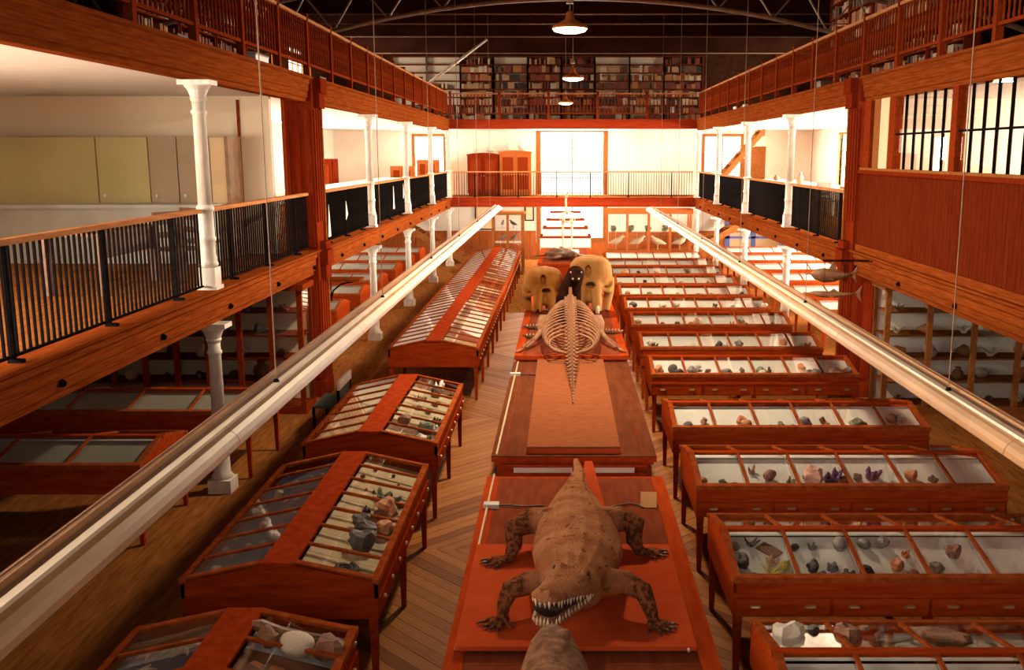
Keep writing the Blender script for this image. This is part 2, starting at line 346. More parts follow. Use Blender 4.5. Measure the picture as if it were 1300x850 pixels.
# wainscot on the far wall
for x0, x1 in ((WL, -1.15), (1.95, WR)):
    tr = struct(link('trim_%d' % (1 if x0 < 0 else 2), None))
    n = int((x1-x0)/.3); w = (x1-x0)/n
    for i in range(n): B(x0+i*w+.006, x0+(i+1)*w-.006, YF-.035, YF, 0, 1.12).build('wainscot_board', 'wainscot', tr)
    B(x0, x1, YF-.06, YF, 1.12, 1.18).build('wainscot_rail', 'wainscot', tr)
B(-1.15, 1.95, YF-.04, YF, 0, .68).build('trim_3', 'wainscot')['kind'] = 'structure'
# gallery floors (white plaster below, boards on top)
def slab(n, x0, x1, y0, y1, zb, zt):
    o = struct(B(x0, x1, y0, y1, zb+.06, zt-.03).build(n, 'plaster')); B(x0, x1, y0, y1, zt-.03, zt).build('floorboards', 'floor_base', o); return o
slab('gallery_floor_left', WL, XL-.2, YN, YF, U1, Z1); slab('gallery_floor_right', XR+.2, WR, YN, YF, U1, Z1)
slab('gallery_floor_far', XL-.2, XR+.2, YG+.2, YF, U1, Z1); slab('gallery_floor_near', XL-.2, XR+.2, YN, .6, U1, Z1)
slab('gallery_floor_upper_left', WL, XL-.2, YN, YF, U2, Z2); slab('gallery_floor_upper_right', XR+.2, WR, YN, YF, U2, Z2)
slab('gallery_floor_upper_far', XL-.2, XR+.2, YG+.2, YF, U2, Z2)
def beam_prof(u, z): return [(-.2, u), (-.03, u), (-.03, u+.06), (0, u+.075), (0, u+.17), (.018, u+.185), (.018, z-.15), (.045, z-.12), (.045, z-.06), (.085, z-.035), (.085, z), (-.2, z)]
for i, (u, z) in enumerate(((U1, Z1), (U2, Z2))):
    struct(MB().prism(beam_prof(u, z), lambda p, q, t: (XL+p, t, q), YN, YG+.2).build('trim_%d' % (4+3*i), 'beam_wood'))
    struct(MB().prism(list(reversed(beam_prof(u, z))), lambda p, q, t: (XR-p, t, q), YN, YG+.2).build('trim_%d' % (5+3*i), 'beam_wood'))
    struct(MB().prism(beam_prof(u+.06, z), lambda p, q, t: (t, YG-p, q), XL, XR).build('trim_%d' % (6+3*i), 'beam_wood_x'))
# small iron bolts on the beam faces, under the railing posts
for sx, x in ((1, XL), (-1, XR)):
    for k in range(14):
        y = 8.5+k*2.25
        o = MB().lathe((0, 0, 0), [(.035, -.015), (.04, 0), (.02, .03)], 8).build('beam_bolt', 'iron', None, (x+sx*.02, y, U1+.14)); o.rotation_euler = (0, R(90)*sx, 0)
        tag(o, 'small black iron bolt on the face of the %s gallery beam' % ('left' if sx > 0 else 'right'), 'bolt', 'iron bolts on the gallery beams', 'structure')
# dark roof with tie rods and arched lattice trusses
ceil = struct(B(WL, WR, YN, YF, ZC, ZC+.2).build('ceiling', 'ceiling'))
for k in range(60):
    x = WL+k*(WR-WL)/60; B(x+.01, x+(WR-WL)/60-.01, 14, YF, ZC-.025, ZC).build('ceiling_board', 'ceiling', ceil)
for y in (28.7, 34.1, 39.6):
    e = thing('tie_beam', 'dark roof beam with a pale iron tie rod along its lower edge, %s the far wall of books' % {28.7: 'third before', 34.1: 'second before', 39.6: 'next to'}[y], 'beam', (0, y, 0), group='roof tie beams')
    e['kind'] = 'structure'
    MB().box(WL, WR, -.12, .12, 8.25, ZC).build('beam', 'ceiling', e)
    MB().tube([(WL, -.13, 8.22), (WR, -.13, 8.22)], .022, 6).build('tie_rod', 'truss', e, smooth=True)
def truss(y, what):
    e = thing('arched_truss', what, 'truss', (0, y, 0), group='arched lattice roof trusses'); e['kind'] = 'structure'
    lo, hi, web = [], [], MB()
    for k in range(33):
        x = WL+(WR-WL)*k/32; d = x-.4
        lo.append((x, 0, 7.85-.0225*d*d)); hi.append((x, 0, 8.55-.0165*d*d))
    for k in range(32):
        a, b = (lo[k], hi[k+1]) if k % 2 else (hi[k], lo[k+1])
        MB().bar(a, b, .035, .035, up=(0, 1, 0)).build('web_bar', 'truss', e)
    MB().tube(lo, .05, 6).build('lower_chord', 'truss', e); MB().tube(hi, .05, 6).build('upper_chord', 'truss', e)
    MB().tube([(WL, 0, 7.3), (WR, 0, 7.3)], .014, 6).build('tie_rod', 'truss', e)
truss(23.3, 'arched iron lattice truss with thin tie rod, farther from the wooden pillars')
truss(17.9, 'arched iron lattice truss with thin tie rod, directly above the wooden pillars')
# cast iron columns
def make_col(z0, z1, up):
    e = thing('column', '', 'column'); h = z1-z0
    if up:
        MB().box(-.13, .13, -.13, .13, 0, .05).box(-.11, .11, -.11, .11, .05, .28).build('base_block', 'column', e)
        MB().lathe((0, 0, 0), [(.10, .28), (.12, .31), (.115, .34), (.10, .36), (.105, .40), (.095, .44), (.098, .60), (.11, .62), (.11, .65), (.097, .67), (.095, .98), (.108, 1.0), (.108, 1.04), (.085, 1.07)], 16).build('pedestal', 'column', e, smooth=True)
    else:
        MB().box(-.15, .15, -.15, .15, 0, .18).build('base_block', 'column', e)
        MB().lathe((0, 0, 0), [(.13, .18), (.14, .22), (.11, .26), (.10, .7), (.11, .72), (.11, .76), (.095, .79), (.09, 1.07)], 16).build('pedestal', 'column', e, smooth=True)
    MB().lathe((0, 0, 0), [(.085, 1.05), (.078, h-.42), (.095, h-.40), (.095, h-.37), (.078, h-.35), (.078, h-.25)], 16).build('shaft', 'column', e, smooth=True)
    MB().lathe((0, 0, 0), [(.078, h-.26), (.10, h-.22), (.09, h-.2), (.12, h-.12), (.16, h-.07), (.16, h-.06)], 16).box(-.2, .2, -.14, .14, h-.06, h).build('capital', 'column', e)
    return e
cu, cl = make_col(Z1, U2, True), make_col(0, U1, False); firstu, firstl = [True], [True]
for side, x in (('left', XL-.06), ('right', XR+.06)):
    ys = [12.5, 23.3, 28.7, 34.1, 39.2] if side == 'left' else [23.3, 28.7, 34.1, 39.2]
    for y in ys:
        where = {12.5: 'on the near side of the', 23.3: 'next beyond the', 28.7: 'second beyond the', 34.1: 'third beyond the', 39.2: 'at the far corner past the'}[y]
        for proto, z, fl_, lv in ((cu, Z1, firstu, 'upper white iron column standing on the middle gallery'), (cl, 0, firstl, 'lower white iron column standing on the ground floor')):
            o = proto if fl_[0] else copy_tree(proto); fl_[0] = False
            o.location = (x, y, z); o['kind'] = 'structure'
            tag(o, '%s, %s %s wooden pillar' % (lv, where, side), 'column', 'white iron columns')
# wooden pillars at the partition
for side, s, x in (('left', 1, XL), ('right', -1, XR)):
    e = thing('wooden_pillar', 'tall red-brown panelled pillar rising through both galleries, %s side of hall' % side, 'pillar', (x, 17.9, 0)); e['kind'] = 'structure'
    def q(n, a, b, y0, y1, z0, z1, m='pillar_wood'):
        return B(min(s*a, s*b), max(s*a, s*b), y0, y1, z0, z1).build(n, m, e)
    q('shaft', -.48, .06, -.26, .26, 0, Z2)
    for y in (-.16, 0, .16): q('flute_strip', .055, .085, y-.045, y+.045, .35, U1-.12); q('flute_strip', .055, .085, y-.045, y+.045, Z1+.5, U2-.12)
    for a in (-.40, -.21, -.02): q('flute_strip', a-.06, a+.04, -.285, -.255, .35, U1-.12); q('flute_strip', a-.06, a+.04, -.285, -.255, Z1+.05, U2-.12)
    q('edge_strip', .0, .10, .24, .34, 0, U2, 'beam_wood')
    q('plinth', -.5, .11, -.31, .31, 0, .3)
    for z in (U1-.1, U2-.1): q('bracket_block', -.05, .16, -.10, .30, z, z+.3); q('bracket_block', -.05, .20, -.12, .32, z+.26, z+.52)
    q('bracket_block', -.05, .17, -.08, .28, Z1+.0, Z1+.14)
# middle gallery railings, one per bay
def lathe_mesh(name, prof, n, mat): return MB().lathe((0, 0, 0), prof, n).mesh(name, mat, True)
bar_me = B(-.010, .010, -.010, .010, .06, .97).mesh('baluster', 'iron')
def iron_rail(label, x, y0, y1, s, group, axis='y', top='rail_light'):
    e = thing('iron_railing', label, 'railing', (x, y0, Z1) if axis == 'y' else (y0, x, Z1), 0 if axis == 'y' else R(-90), group); L = y1-y0
    B(-.045, .045, 0, L, .97, 1.02).build('handrail', top, e); B(-.012, .012, 0, L, .04, .065).build('bottom_rail', 'iron', e)
    n = max(2, round(L/1.8))
    for i in range(n):
        y = L*(i+.5)/n; MB().box(-.022, .022, y-.022, y+.022, 0, .97).box(-.03, .09*s, y-.03, y+.03, -.02, .03).build('post', 'iron', e)
    m = int(L/.10)
    for i in range(m): link('baluster', bar_me, e, (0, L*(i+.5)/m, 0))
    return e
segs = [(1.7, 7.1), (7.1, 12.36), (12.64, 17.6), (18.25, 23.16), (23.44, 28.56), (28.84, 33.96), (34.24, 39.1)]
wh = ['nearest the balcony end', 'before the first white column', 'between first white column and wooden pillar', 'first beyond the wooden pillar', 'second beyond the wooden pillar', 'third beyond the wooden pillar', 'last before the far gallery']
for i, (a, b) in enumerate(segs):
    iron_rail('black iron railing, pale handrail, left gallery, %s' % wh[i], XL-.1, a, b, 1, 'middle gallery railings')
    if i > 2: iron_rail('black iron railing, pale handrail, right gallery, %s' % wh[i], XR+.1, a, b, -1, 'middle gallery railings')
for a, b, w in ((XL+.1, -.9, 'in front of the wardrobes'), (1.75, XR-.1, 'right of the tall far window')):
    e = iron_rail('thin iron railing of the far gallery, %s' % w, YG+.06, a, b, 1, 'far gallery railings', 'x')
    e.rotation_euler = (0, 0, R(-90)); e.location = (a, YG+.06, Z1)
iron_rail('thin iron railing of the far gallery, in front of the tall window', YG+.06, -.9, 1.75, 1, 'far gallery railings', 'x')

# upper gallery railings: turned red-brown balusters between square posts
spin_me = lathe_mesh('baluster', [(.016, .24), (.022, .30), (.014, .36), (.022, .50), (.026, .62), (.016, .72), (.013, .86), (.022, .90), (.016, .96)], 6, 'rail_wood')
def wood_rail(label, loc, L, rz, group):
    e = thing('wooden_railing', label, 'railing', loc, rz, group)
    B(-.05, .05, 0, L, .95, 1.0).build('handrail', 'rail_light', e); B(-.03, .03, 0, L, .20, .245).build('bottom_rail', 'rail_wood', e)
    n = max(2, round(L/1.8)); st = L/n
    for i in range(n):
        MB().box(-.05, .05, i*st-.05, i*st+.05, 0, 1.03).box(-.06, .06, i*st-.06, i*st+.06, 1.03, 1.07).build('post', 'rail_wood', e)
        m = max(3, int(st/.135))
        for k in range(1, m): link('baluster', spin_me, e, (0, i*st+st*k/m, 0))
    return e
for i in range(7):
    y = 1.7+i*5.37
    for s, x in (('left', XL-.04), ('right', XR+.04)):
        wood_rail('red-brown turned baluster railing of the upper %s gallery, %s' % (s, wh[i]), (x, y, Z2), 5.37, 0, 'upper gallery railings')
wood_rail('red-brown baluster railing in front of the far library shelves', (XL+.06, YG+.05, Z2), XR-XL-.12, R(-90), 'upper gallery railings')
# panelled enclosure on the right middle gallery
pr = struct(link('wall_panelled_right', None))
for i in range(70):
    y = 9.2+i*.12; B(XR+.01, XR+.05, y+.004, y+.116, Z1, 4.06).build('board', 'enclosure', pr)
B(XR-.05, XR+.10, 3, 17.62, 4.06, 4.12).build('sill_rail', 'pillar_wood', pr); B(XR-.02, XR+.08, 3, 17.62, 4.12, 4.16).build('sill_rail', 'stair_wood', pr)
B(XR-.02, XR+.06, 3, 17.62, Z1, Z1+.12).build('skirting', 'beam_wood', pr); B(XR, XR+.05, 3, 9.2, Z1, 4.06).build('board', 'enclosure', pr)
for y0, y1, m in ((17.15, 17.5, 'rail_wood'), (16.65, 16.95, 'stair_wood'), (16.2, 16.62, 'tan_light'), (15.9, 16.17, 'rail_wood'), (13.4, 13.6, 'rail_wood'), (10.9, 11.1, 'rail_wood')):
    B(XR-.01, XR+.12, y0, y1, 4.16, U2).build('post', m, pr)
B(XR+.03, XR+.06, 16.95, 17.15, 4.16, U2).build('board', 'enclosure', pr)
for a, b in ((13.6, 15.9), (11.1, 13.4)):
    for z in (4.7,): B(XR+.02, XR+.06, a, b, z-.015, z+.015).build('glazing_bar', 'iron', pr)
    for k in range(1, 6): y = a+(b-a)*k/6; B(XR+.02, XR+.06, y-.012, y+.012, 4.16, U2).build('glazing_bar', 'iron', pr)
    for k in range(6): B(XR+.035, XR+.042, a+(b-a)*k/6, a+(b-a)*(k+1)/6, 4.16, U2).build('pane', 'window_glass', pr)
struct(B(XR+.3, WR, 17.75, 17.85, Z1, U2+.06).build('wall_partition_right', 'cream'))
# cream partition on the left middle gallery with red corner strips
lp = struct(B(WL, XL-.5, 17.0, 17.12, Z1, U2+.06).build('wall_partition_left', 'cream'))
for x in (-5.47, -4.72): B(x-.02, x+.02, 16.96, 17.0, Z1, U2).build('corner_strip', 'rail_wood', lp)
# olive and tan storage cupboards in front of the partition
cb = thing('storage_cupboard', 'long low cupboard with olive and tan doors against the cream partition', 'cupboard', (-7.4, 16.6, Z1))
B(-2.1, 1.95, -.28, .33, 0, 1.98).build('carcass', 'tan', cb)
for x0, x1, m in ((-2.1, -.2, 'olive'), (-.2, .65, 'olive'), (.65, 1.12, 'tan'), (1.12, 1.66, 'tan')):
    d = B(x0+.01, x1-.01, -.31, -.28, .12, 1.96).build('door', m, cb)
    MB().lathe((x0+.10, -.33, 1.02), [(.02, -.03), (.03, 0), (.02, .03)], 8).build('knob', 'plastic', d)
B(1.66, 1.9, -.31, -.28, .0, 1.96).build('end_panel', 'tan_light', cb); B(1.9, 1.96, -.32, .33, 0, 1.98).build('edge_strip', 'truss', cb)
bn = thing('low_counter', 'low grey counter running in front of the olive and tan cupboard doors', 'counter', (-7.4, 15.7, Z1))
B(-2.1, 1.9, -.3, .3, .86, .92).build('top', 'grey', bn); B(-2.05, 1.85, -.25, .25, .0, .86).build('body', 'grey', bn)
# dark desk and two chairs behind the near left railing
def desk(loc, rz, lab):
    e = thing('writing_desk', lab, 'desk', loc, rz)
    B(-.8, .8, -.4, .4, .72, .76).build('desk_top', 'book_brown', e)
    for x in (-.74, .74):
        for y in (-.34, .34): B(x-.04, x+.04, y-.04, y+.04, 0, .72).build('leg', 'book_brown', e)
    B(-.7, .7, -.36, -.33, .45, .72).build('modesty_panel', 'book_brown', e)
def chair(loc, rz, lab, m1='book_brown', m2='book_brown', grp=None):
    e = thing('wooden_chair', lab, 'chair', loc, rz, grp)
    B(-.22, .22, -.22, .22, .42, .46).build('seat', m1, e)
    for x in (-.19, .19):
        B(x-.02, x+.02, -.21, -.17, 0, .42).build('leg', m2, e); B(x-.02, x+.02, .18, .22, 0, .42).build('leg', m2, e)
        B(x-.02, x+.02, .18, .22, .46, .93).build('back_post', m2, e)
    B(-.21, .21, .185, .215, .76, .93).build('backrest', m1, e); B(-.2, .2, .19, .21, .58, .66).build('back_slat', m1, e)
desk((-5.9, 12.6, Z1), R(90), 'dark writing desk behind the near railing of the left gallery')
chair((-5.2, 13.3, Z1), R(60), 'dark wooden chair beside the dark writing desk on left gallery', grp='gallery chairs')
chair((-5.3, 14.5, Z1), R(140), 'dark wooden chair by the grey counter on left gallery', grp='gallery chairs')
chair((7.2, 27.0, Z1), R(20), 'small dark chair behind the right gallery railing', grp='gallery chairs')
# white pennants hung on the left railing
for k, (y, z, h) in enumerate(((19.0, Z1+.12, .62), (20.6, Z1+.35, .38), (26.4, Z1+.25, .6), (28.1, Z1+.45, .42))):
    o = MB().prism([(0, 0), (.20, .0), (.10, h)] if k % 2 == 0 else [(0, 0), (.18, .1), (.04, h)], lambda a, b, t: (t, a, b), 0, .012).build('white_pennant', 'paper_white', None, (XL-.068, y, z))
    tag(o, 'small white triangular card fixed on the left iron railing, %s' % ('large and upright' if h > .5 else 'short and upright'), 'card', 'white cards on left railing')
# furniture of the middle galleries
def wardrobe(loc, w, h, lab, rz=0, doors=2, d=.6, grp=None, m='pillar_wood', crown=True):
    e = thing('wardrobe', lab, 'wardrobe', loc, rz, grp)
    B(-w/2, w/2, -d/2, d/2, .08, h).build('carcass', m, e); B(-w/2+.03, w/2-.03, -d/2+.03, d/2-.03, 0, .08).build('plinth', m, e)
    for i in range(doors):
        x0 = -w/2+.04+i*(w-.08)/doors; x1 = x0+(w-.08)/doors
        dr = B(x0+.01, x1-.01, -d/2-.025, -d/2, .14, h-.06).build('door', m, e)
        B(x0+.09, x1-.09, -d/2-.04, -d/2-.02, .25, h*.48).build('panel', 'rail_wood', dr); B(x0+.09, x1-.09, -d/2-.04, -d/2-.02, h*.53, h-.16).build('panel', 'rail_wood', dr)
        MB().ball((x1-.05 if i == 0 else x0+.05, -d/2-.04, h*.5), .018, 8, 6).build('knob', 'brass', dr)
    if crown: MB().prism([(-w/2-.03, h), (w/2+.03, h), (w/2+.03, h+.05), (w*.3, h+.10), (0, h+.12), (-w*.3, h+.10), (-w/2-.03, h+.05)], lambda a, b, t: (a, t, b), -d/2-.03, d/2).build('cornice', m, e)
    return e
wardrobe((-3.28, 41.3, Z1), 1.28, 1.62, 'darker red-brown wardrobe on the far gallery, nearer the corner column', grp='far gallery wardrobes')
wardrobe((-1.95, 41.3, Z1), 1.30, 1.72, 'lighter red-brown wardrobe on the far gallery, nearer the tall window', grp='far gallery wardrobes', m='wainscot')
for k, (x, z, s) in enumerate(((-3.6, 4.45, .8), (-3.0, 4.45, 1.1), (-2.25, 4.55, .9), (-1.7, 4.55, 1.2))):
    o = MB().lathe((0, 0, 0), [(.07*s, 0), (.12*s, .06*s), (.15*s, .14*s), (.11*s, .22*s), (.05*s, .26*s), (.06*s, .30*s)], 12).build('clay_jar', 'min_pale', None, (x, 41.3, z-.005), True)
    tag(o, '%s pale clay jar standing on top of the %s far wardrobe' % ('small' if s < 1 else 'large', 'darker' if x < -2.6 else 'lighter'), 'jar', 'jars on the wardrobes')
wardrobe((-5.55, 41.2, Z1), .85, 1.45, 'brown cupboard at the far end of left gallery, taller of the two', grp='left gallery cupboards', m='wainscot', crown=False)
wardrobe((-6.6, 41.2, Z1), .95, 1.2, 'brown cupboard at the far end of left gallery, lower of the two', grp='left gallery cupboards', m='wainscot', crown=False)
wardrobe((-7.2, 29.5, Z1), 1.0, 1.55, 'dark red-brown cupboard behind the wooden pillar on left gallery', grp='left gallery cupboards', crown=False)
wardrobe((7.55, 22.6, Z1), 1.2, 1.75, 'dark brown wardrobe with curved crown beside the right wooden pillar', m='book_brown')
wb = thing('long_bench', 'long white-topped table behind the left gallery railing', 'table', (-5.75, 27.5, Z1))
B(-.5, .5, -6.5, 6.5, .82, .9).build('table_top', 'paper_white', wb)
for y in (-6.2, -2, 2, 6.2):
    for x in (-.4, .4): B(x-.04, x+.04, y-.04, y+.04, 0, .82).build('leg', 'column', wb)
wt = thing('long_bench', 'long white-topped table with papers behind the right gallery railing', 'table', (7.0, 30.5, Z1))
B(-.6, .6, -3.2, 3.2, .78, .85).build('table_top', 'paper_white', wt)
for y in (-3, 3):
    for x in (-.5, .5): B(x-.04, x+.04, y-.04, y+.04, 0, .78).build('leg', 'column', wt)
for k, (x, y, h) in enumerate(((6.8, 28.6, .22), (7.1, 29.8, .3), (6.9, 32.2, .18))):
    tag(MB().lathe((0, 0, 0), [(.05, 0), (.09, .04), (.10, h*.5), (.05, h*.8), (.055, h)], 12).build('small_jar', ['min_orange', 'min_grey', 'min_brown'][k], None, (x, y, Z1+.85), True),
        '%s jar on the white-topped table of the right gallery' % ['small orange', 'tall grey', 'squat brown'][k], 'jar', 'jars on the gallery table')
# framed pictures on the far wall under the gallery
for x0, x1, z0, z1, l in ((-3.72, -2.92, .62, 1.75, 'upright framed picture low on far wall left of glass cabinet'), (-1.62, -1.22, 1.0, 1.75, 'narrow framed picture on far wall between glass cabinet and window')):
    e = thing('framed_picture', l, 'picture', ((x0+x1)/2, YF-.02, z0+.6)); w, h = (x1-x0)/2, z1-z0
    B(-w+.04, w-.04, -.03, 0, .04, h-.04).build('print', 'paper_cream', e)
    for a in ((-w, -w+.05, 0, h), (w-.05, w, 0, h), (-w, w, 0, .05), (-w, w, h-.05, h)): B(a[0], a[1], -.05, 0, a[2], a[3]).build('frame', 'iron', e)
tag(B(-.5, .5, -.03, 0, 0, 1.4).build('wall_panel', 'stair_wood', None, (8.0, YF-.02, Z1+.6)), 'tall brown panel hanging on the far wall beyond the right stairs', 'panel')
# staircases
def stairs(lab, x0, z0, x1, z1, y, n, grp='corner staircases'):
    e = thing('staircase', lab, 'staircase', (x0, y, z0), group=grp); dx, dz = (x1-x0)/n, (z1-z0)/n
    for yy in (-.5, .5):
        MB().prism([(0, -.12), (x1-x0, z1-z0-.12), (x1-x0, z1-z0+.16), (0, .16)], lambda a, b, t: (a, t, b), yy-.03, yy+.03).build('stringer', 'stair_wood', e)
    for i in range(n):
        c = dx*(i+.5); B(c-abs(dx)*.62, c+abs(dx)*.62, -.48, .48, dz*(i+1)-.04, dz*(i+1)).build('tread', 'stair_wood', e)
        B(c+dx*.5-.012, c+dx*.5+.012, -.46, .46, dz*i, dz*(i+1)-.04).build('riser', 'book_brown', e) if i % 2 else None
    B(dx*n*.3-.06, dx*n*.3+.06, -.5, -.42, -z0+(Z1 if z0 > 1 else 0), dz*n*.3).build('support_post', 'stair_wood', e)
    return e
stairs('open wooden staircase climbing from the right gallery to the library', 5.75, Z1, 8.0, U2+.02, 40.3, 12)
stairs('wooden staircase climbing from the ground floor to the right gallery', 4.6, 0, 8.4, U1, 40.6, 13)
stairs('wooden staircase climbing from the ground floor to the left gallery', -3.9, 0, -7.7, U1, 40.6, 13)
bd = struct(link('door_1', None))
for a in ((6.9, 7.1, 0, 2.0), (8.0, 8.2, 0, 2.0), (9.2, 9.4, 0, 2.0)): B(a[0], a[1], YF-.07, YF, a[2], a[3]).build('door_post', 'blue', bd)
B(6.9, 9.4, YF-.07, YF, 1.9, 2.05).build('lintel', 'blue', bd); B(6.9, 9.4, YF-.07, YF, .85, .95).build('mid_rail', 'blue', bd)
for a, b in ((7.1, 8.0), (8.2, 9.2)): B(a, b, YF-.04, YF-.01, .0, 1.9).build('door_leaf', 'tan_light', bd)
# pale pole projecting from the upper left railing, cables and lamps
tag(MB().tube([(-4.6, 33.8, 6.62), (-2.51, 33.8, 8.12)], .045, 8).build('white_pole', 'trough_lip', None, None, True), 'long pale wooden pole slanting up from the upper left railing', 'pole')
for k, (y, x, w) in enumerate(((14.5, .1, 'closest to the crocodile'), (23.8, .24, 'between the other two lamps'), (35.2, .1, 'closest to the library shelves'))):
    e = thing('pendant_lamp', 'round glowing pendant lamp on a thin cord, %s' % w, 'lamp', (x, y, 6.14), group='pendant lamps')
    MB().lathe((0, 0, 0), [(.26, 0), (.25, .03), (.14, .09), (.07, .13), (.05, .22), (.02, .24)], 24).build('shade', 'wainscot', e, smooth=True)
    MB().lathe((0, 0, 0), [(.245, -.004), (.22, -.035), (.12, -.06), (.02, -.066)], 24).build('diffuser', 'lamp_glow', e, smooth=True)
    MB().tube([(0, 0, .22), (0, 0, ZC-6.14-.03)], .008, 6).build('cord', 'truss', e)
    MB().box(-.05, .05, -.05, .05, .34, .40).build('junction', 'truss', e)
    d = bpy.data.lights.new('lamp_light', 'AREA'); d.shape = 'DISK'; d.size = .44; d.energy = 330; d.color = (1, .76, .50)
    lo = bpy.data.objects.new('lamp_light', d); COL.objects.link(lo); lo.parent = e; lo.location = (0, 0, -.075)
# suspended cornice-like light troughs on wires
def trough(x, z, s, y0, y1, lab):
    e = thing('suspended_trough', lab, 'light trough', (x, y0, z), group='suspended light troughs'); L = y1-y0
    k_ = .55
    body = [(-.20, .02), (-.19, -.08), (-.10, -.15), (.06, -.18), (.20, -.17), (.225, -.14), (.215, -.08), (.18, -.02), (.12, .025), (.04, .05), (-.05, .05), (-.06, .02)]
    body = [(p*k_, q*k_) for p, q in body]; n = 8
    def bx(n_, a, b, y_0, y_1, z_0, z_1, m): return B(min(s*a*k_, s*b*k_), max(s*a*k_, s*b*k_), y_0, y_1, z_0*k_, z_1*k_).build(n_, m, e)
    for i in range(n):   # lengths butted end to end
        a, b = L*i/n, L*(i+1)/n-.008
        MB().prism([(s*p, q) for p, q in (body if s > 0 else reversed(body))], lambda p, q, t: (p, t, q), a, b).build('body', 'trough', e)
        bx('front_lip', -.03, .055, a, b, .04, .085, 'trough_lip'); bx('slot', -.15, -.03, a, b, .015, .045, 'trough_dark')
        bx('rear_lip', -.215, -.15, a, b, .0, .11, 'trough'); bx('rear_edge', -.23, -.205, a, b, -.02, .12, 'trough_dark')
    for k in range(7):
        y = L*(k+.15)/7
        MB().tube([(0, y, .03), (0, y, ZC-.03-z)], .005, 5).build('wire', 'truss', e)
        MB().ball((0, y, .05), .025, 6, 5).build('wire_clamp', 'iron', e)
trough(-2.24, 2.60, 1, 2.2, 34.5, 'long tan suspended light trough above the longitudinal cases on the left')
trough(3.04, 2.52, -1, 2.2, 34.8, 'long tan suspended light trough above the crosswise cases on the right')
# iron shelf bracket on the left pillar and two dried fish hung at the right pillar
e = thing('wall_bracket', 'small wooden shelf on a scrolled black iron bracket at the left pillar', 'bracket', (-4.15, 18.5, 2.05))
B(-.3, .35, -.25, .25, 0, .035).build('shelf', 'beam_wood', e)
MB().tube([(-.24, 0, -.35), (-.2, 0, -.2), (-.05, 0, -.08), (.2, 0, -.02)], .016, 6).tube([(-.24, 0, -.4), (-.24, 0, 0), (.25, 0, -.015)], .014, 6).build('iron_scroll', 'iron', e)
def fish(lab, c, L, h, thick, saw):
    e = thing('dried_fish', lab, 'fish', c, R(-8)); mb = MB()
    mb.tube([(-L*.5, 0, .02), (-L*.4, 0, .015), (-L*.2, 0, 0), (.05*L, 0, 0), (.3*L, 0, .01), (.46*L, 0, .02)], [(thick*.2, h*.15), (thick*.8, h*.7), (thick, h), (thick*.9, h*.85), (thick*.4, h*.35), (thick*.15, h*.15)], 10)
    mb.build('body', 'fish', e, smooth=True)
    MB().prism([(.42*L, .02), (.56*L, .16), (.52*L, .02), (.56*L, -.12)], lambda a, b, t: (a, t, b), -.008, .008).build('tail_fin', 'fish', e)
    MB().prism([(-.1*L, h*.8), (.0, h*1.9), (.1*L, h*.8)], lambda a, b, t: (a, t, b), -.006, .006).build('dorsal_fin', 'fish', e)
    for sgn in (-1, 1): MB().prism([(-.2*L, 0), (-.02*L, sgn*.16), (-.06*L, 0)], lambda a, b, t: (a, b, t-h*.4), -.006, .006).build('side_fin', 'fish', e)
    if saw: MB().bar((-.46*L, 0, .02), (-.62*L, 0, .025), .05, .012).build('snout_blade', 'fish', e)
    top = 2.62-c[2]
    for x in (-.2, .2): MB().tube([(x*L, 0, h*.6), (x*L, 0, top)], .004, 5).build('wire', 'iron', e)
    MB().tube([(-.25*L, 0, top), (.70, .09, top)], .010, 6).build('hanging_rod', 'iron', e)
fish('thick-bodied dried fish hung under the right gallery beam', (4.6, 16.7, 2.36), .72, .13, .10, .0001)
fish('slim flat dried fish hung below the thick-bodied one at right pillar', (4.58, 16.5, 2.06), .82, .055, .10, .17)
# far upper library: bookcases with books
BOOKS = []   # (world matrix-like placement, size, colour)
def bookcase(lab, loc, rz, w, rows, h, fill, grp, back='upper_wall'):
    e = thing('bookcase', lab, 'bookcase', loc, rz, grp)
    B(-w/2, w/2, .0, .03, 0, h).build('back_panel', back, e)
    for x in (-w/2, w/2): B(x-.02, x+.02, -.30, 0, 0, h).build('upright', 'rail_wood', e)
    st = h/rows; me = B(-w/2+.02, w/2-.02, -.29, 0, -.02, .012).mesh('shelf', 'rail_wood')
    for r in range(rows+1): link('shelf', me, e, (0, 0, r*st+(.02 if r == 0 else 0)))
    for r in range(rows):
        fr = fill[r] if isinstance(fill, list) else fill
        if fr <= 0: continue
        x = -w/2+.04; pal = rnd.choice([['book_red', 'book_red', 'book_brown', 'book_orange'], ['book_tan', 'book_orange', 'book_red', 'book_cream'], ['book_brown', 'book_black', 'book_tan'], ['book_red', 'book_tan', 'book_brown', 'book_cream', 'book_black']])
        run = 0
        while x < w/2-.06:
            if run <= 0: cm = rnd.choice(pal); run = rnd.randint(1, 5); bh = st*rnd.uniform(.55, .86); bw = rnd.uniform(.035, .085)
            run -= 1
            if x+bw > w/2-.03: break
            if rnd.random() < fr:
                c, s = math.cos(rz), math.sin(rz); lx, ly = x+bw/2, -.15
                BOOKS.append(((loc[0]+lx*c-ly*s, loc[1]+lx*s+ly*c, loc[2]+r*st+(.032 if r == 0 else .012)), rz, bw-.004, bh, cm))
            x += bw
bx = [-7.0, -5.6, -4.22, -2.85, -1.45, -.05, 1.32, 2.75, 4.15, 5.75]
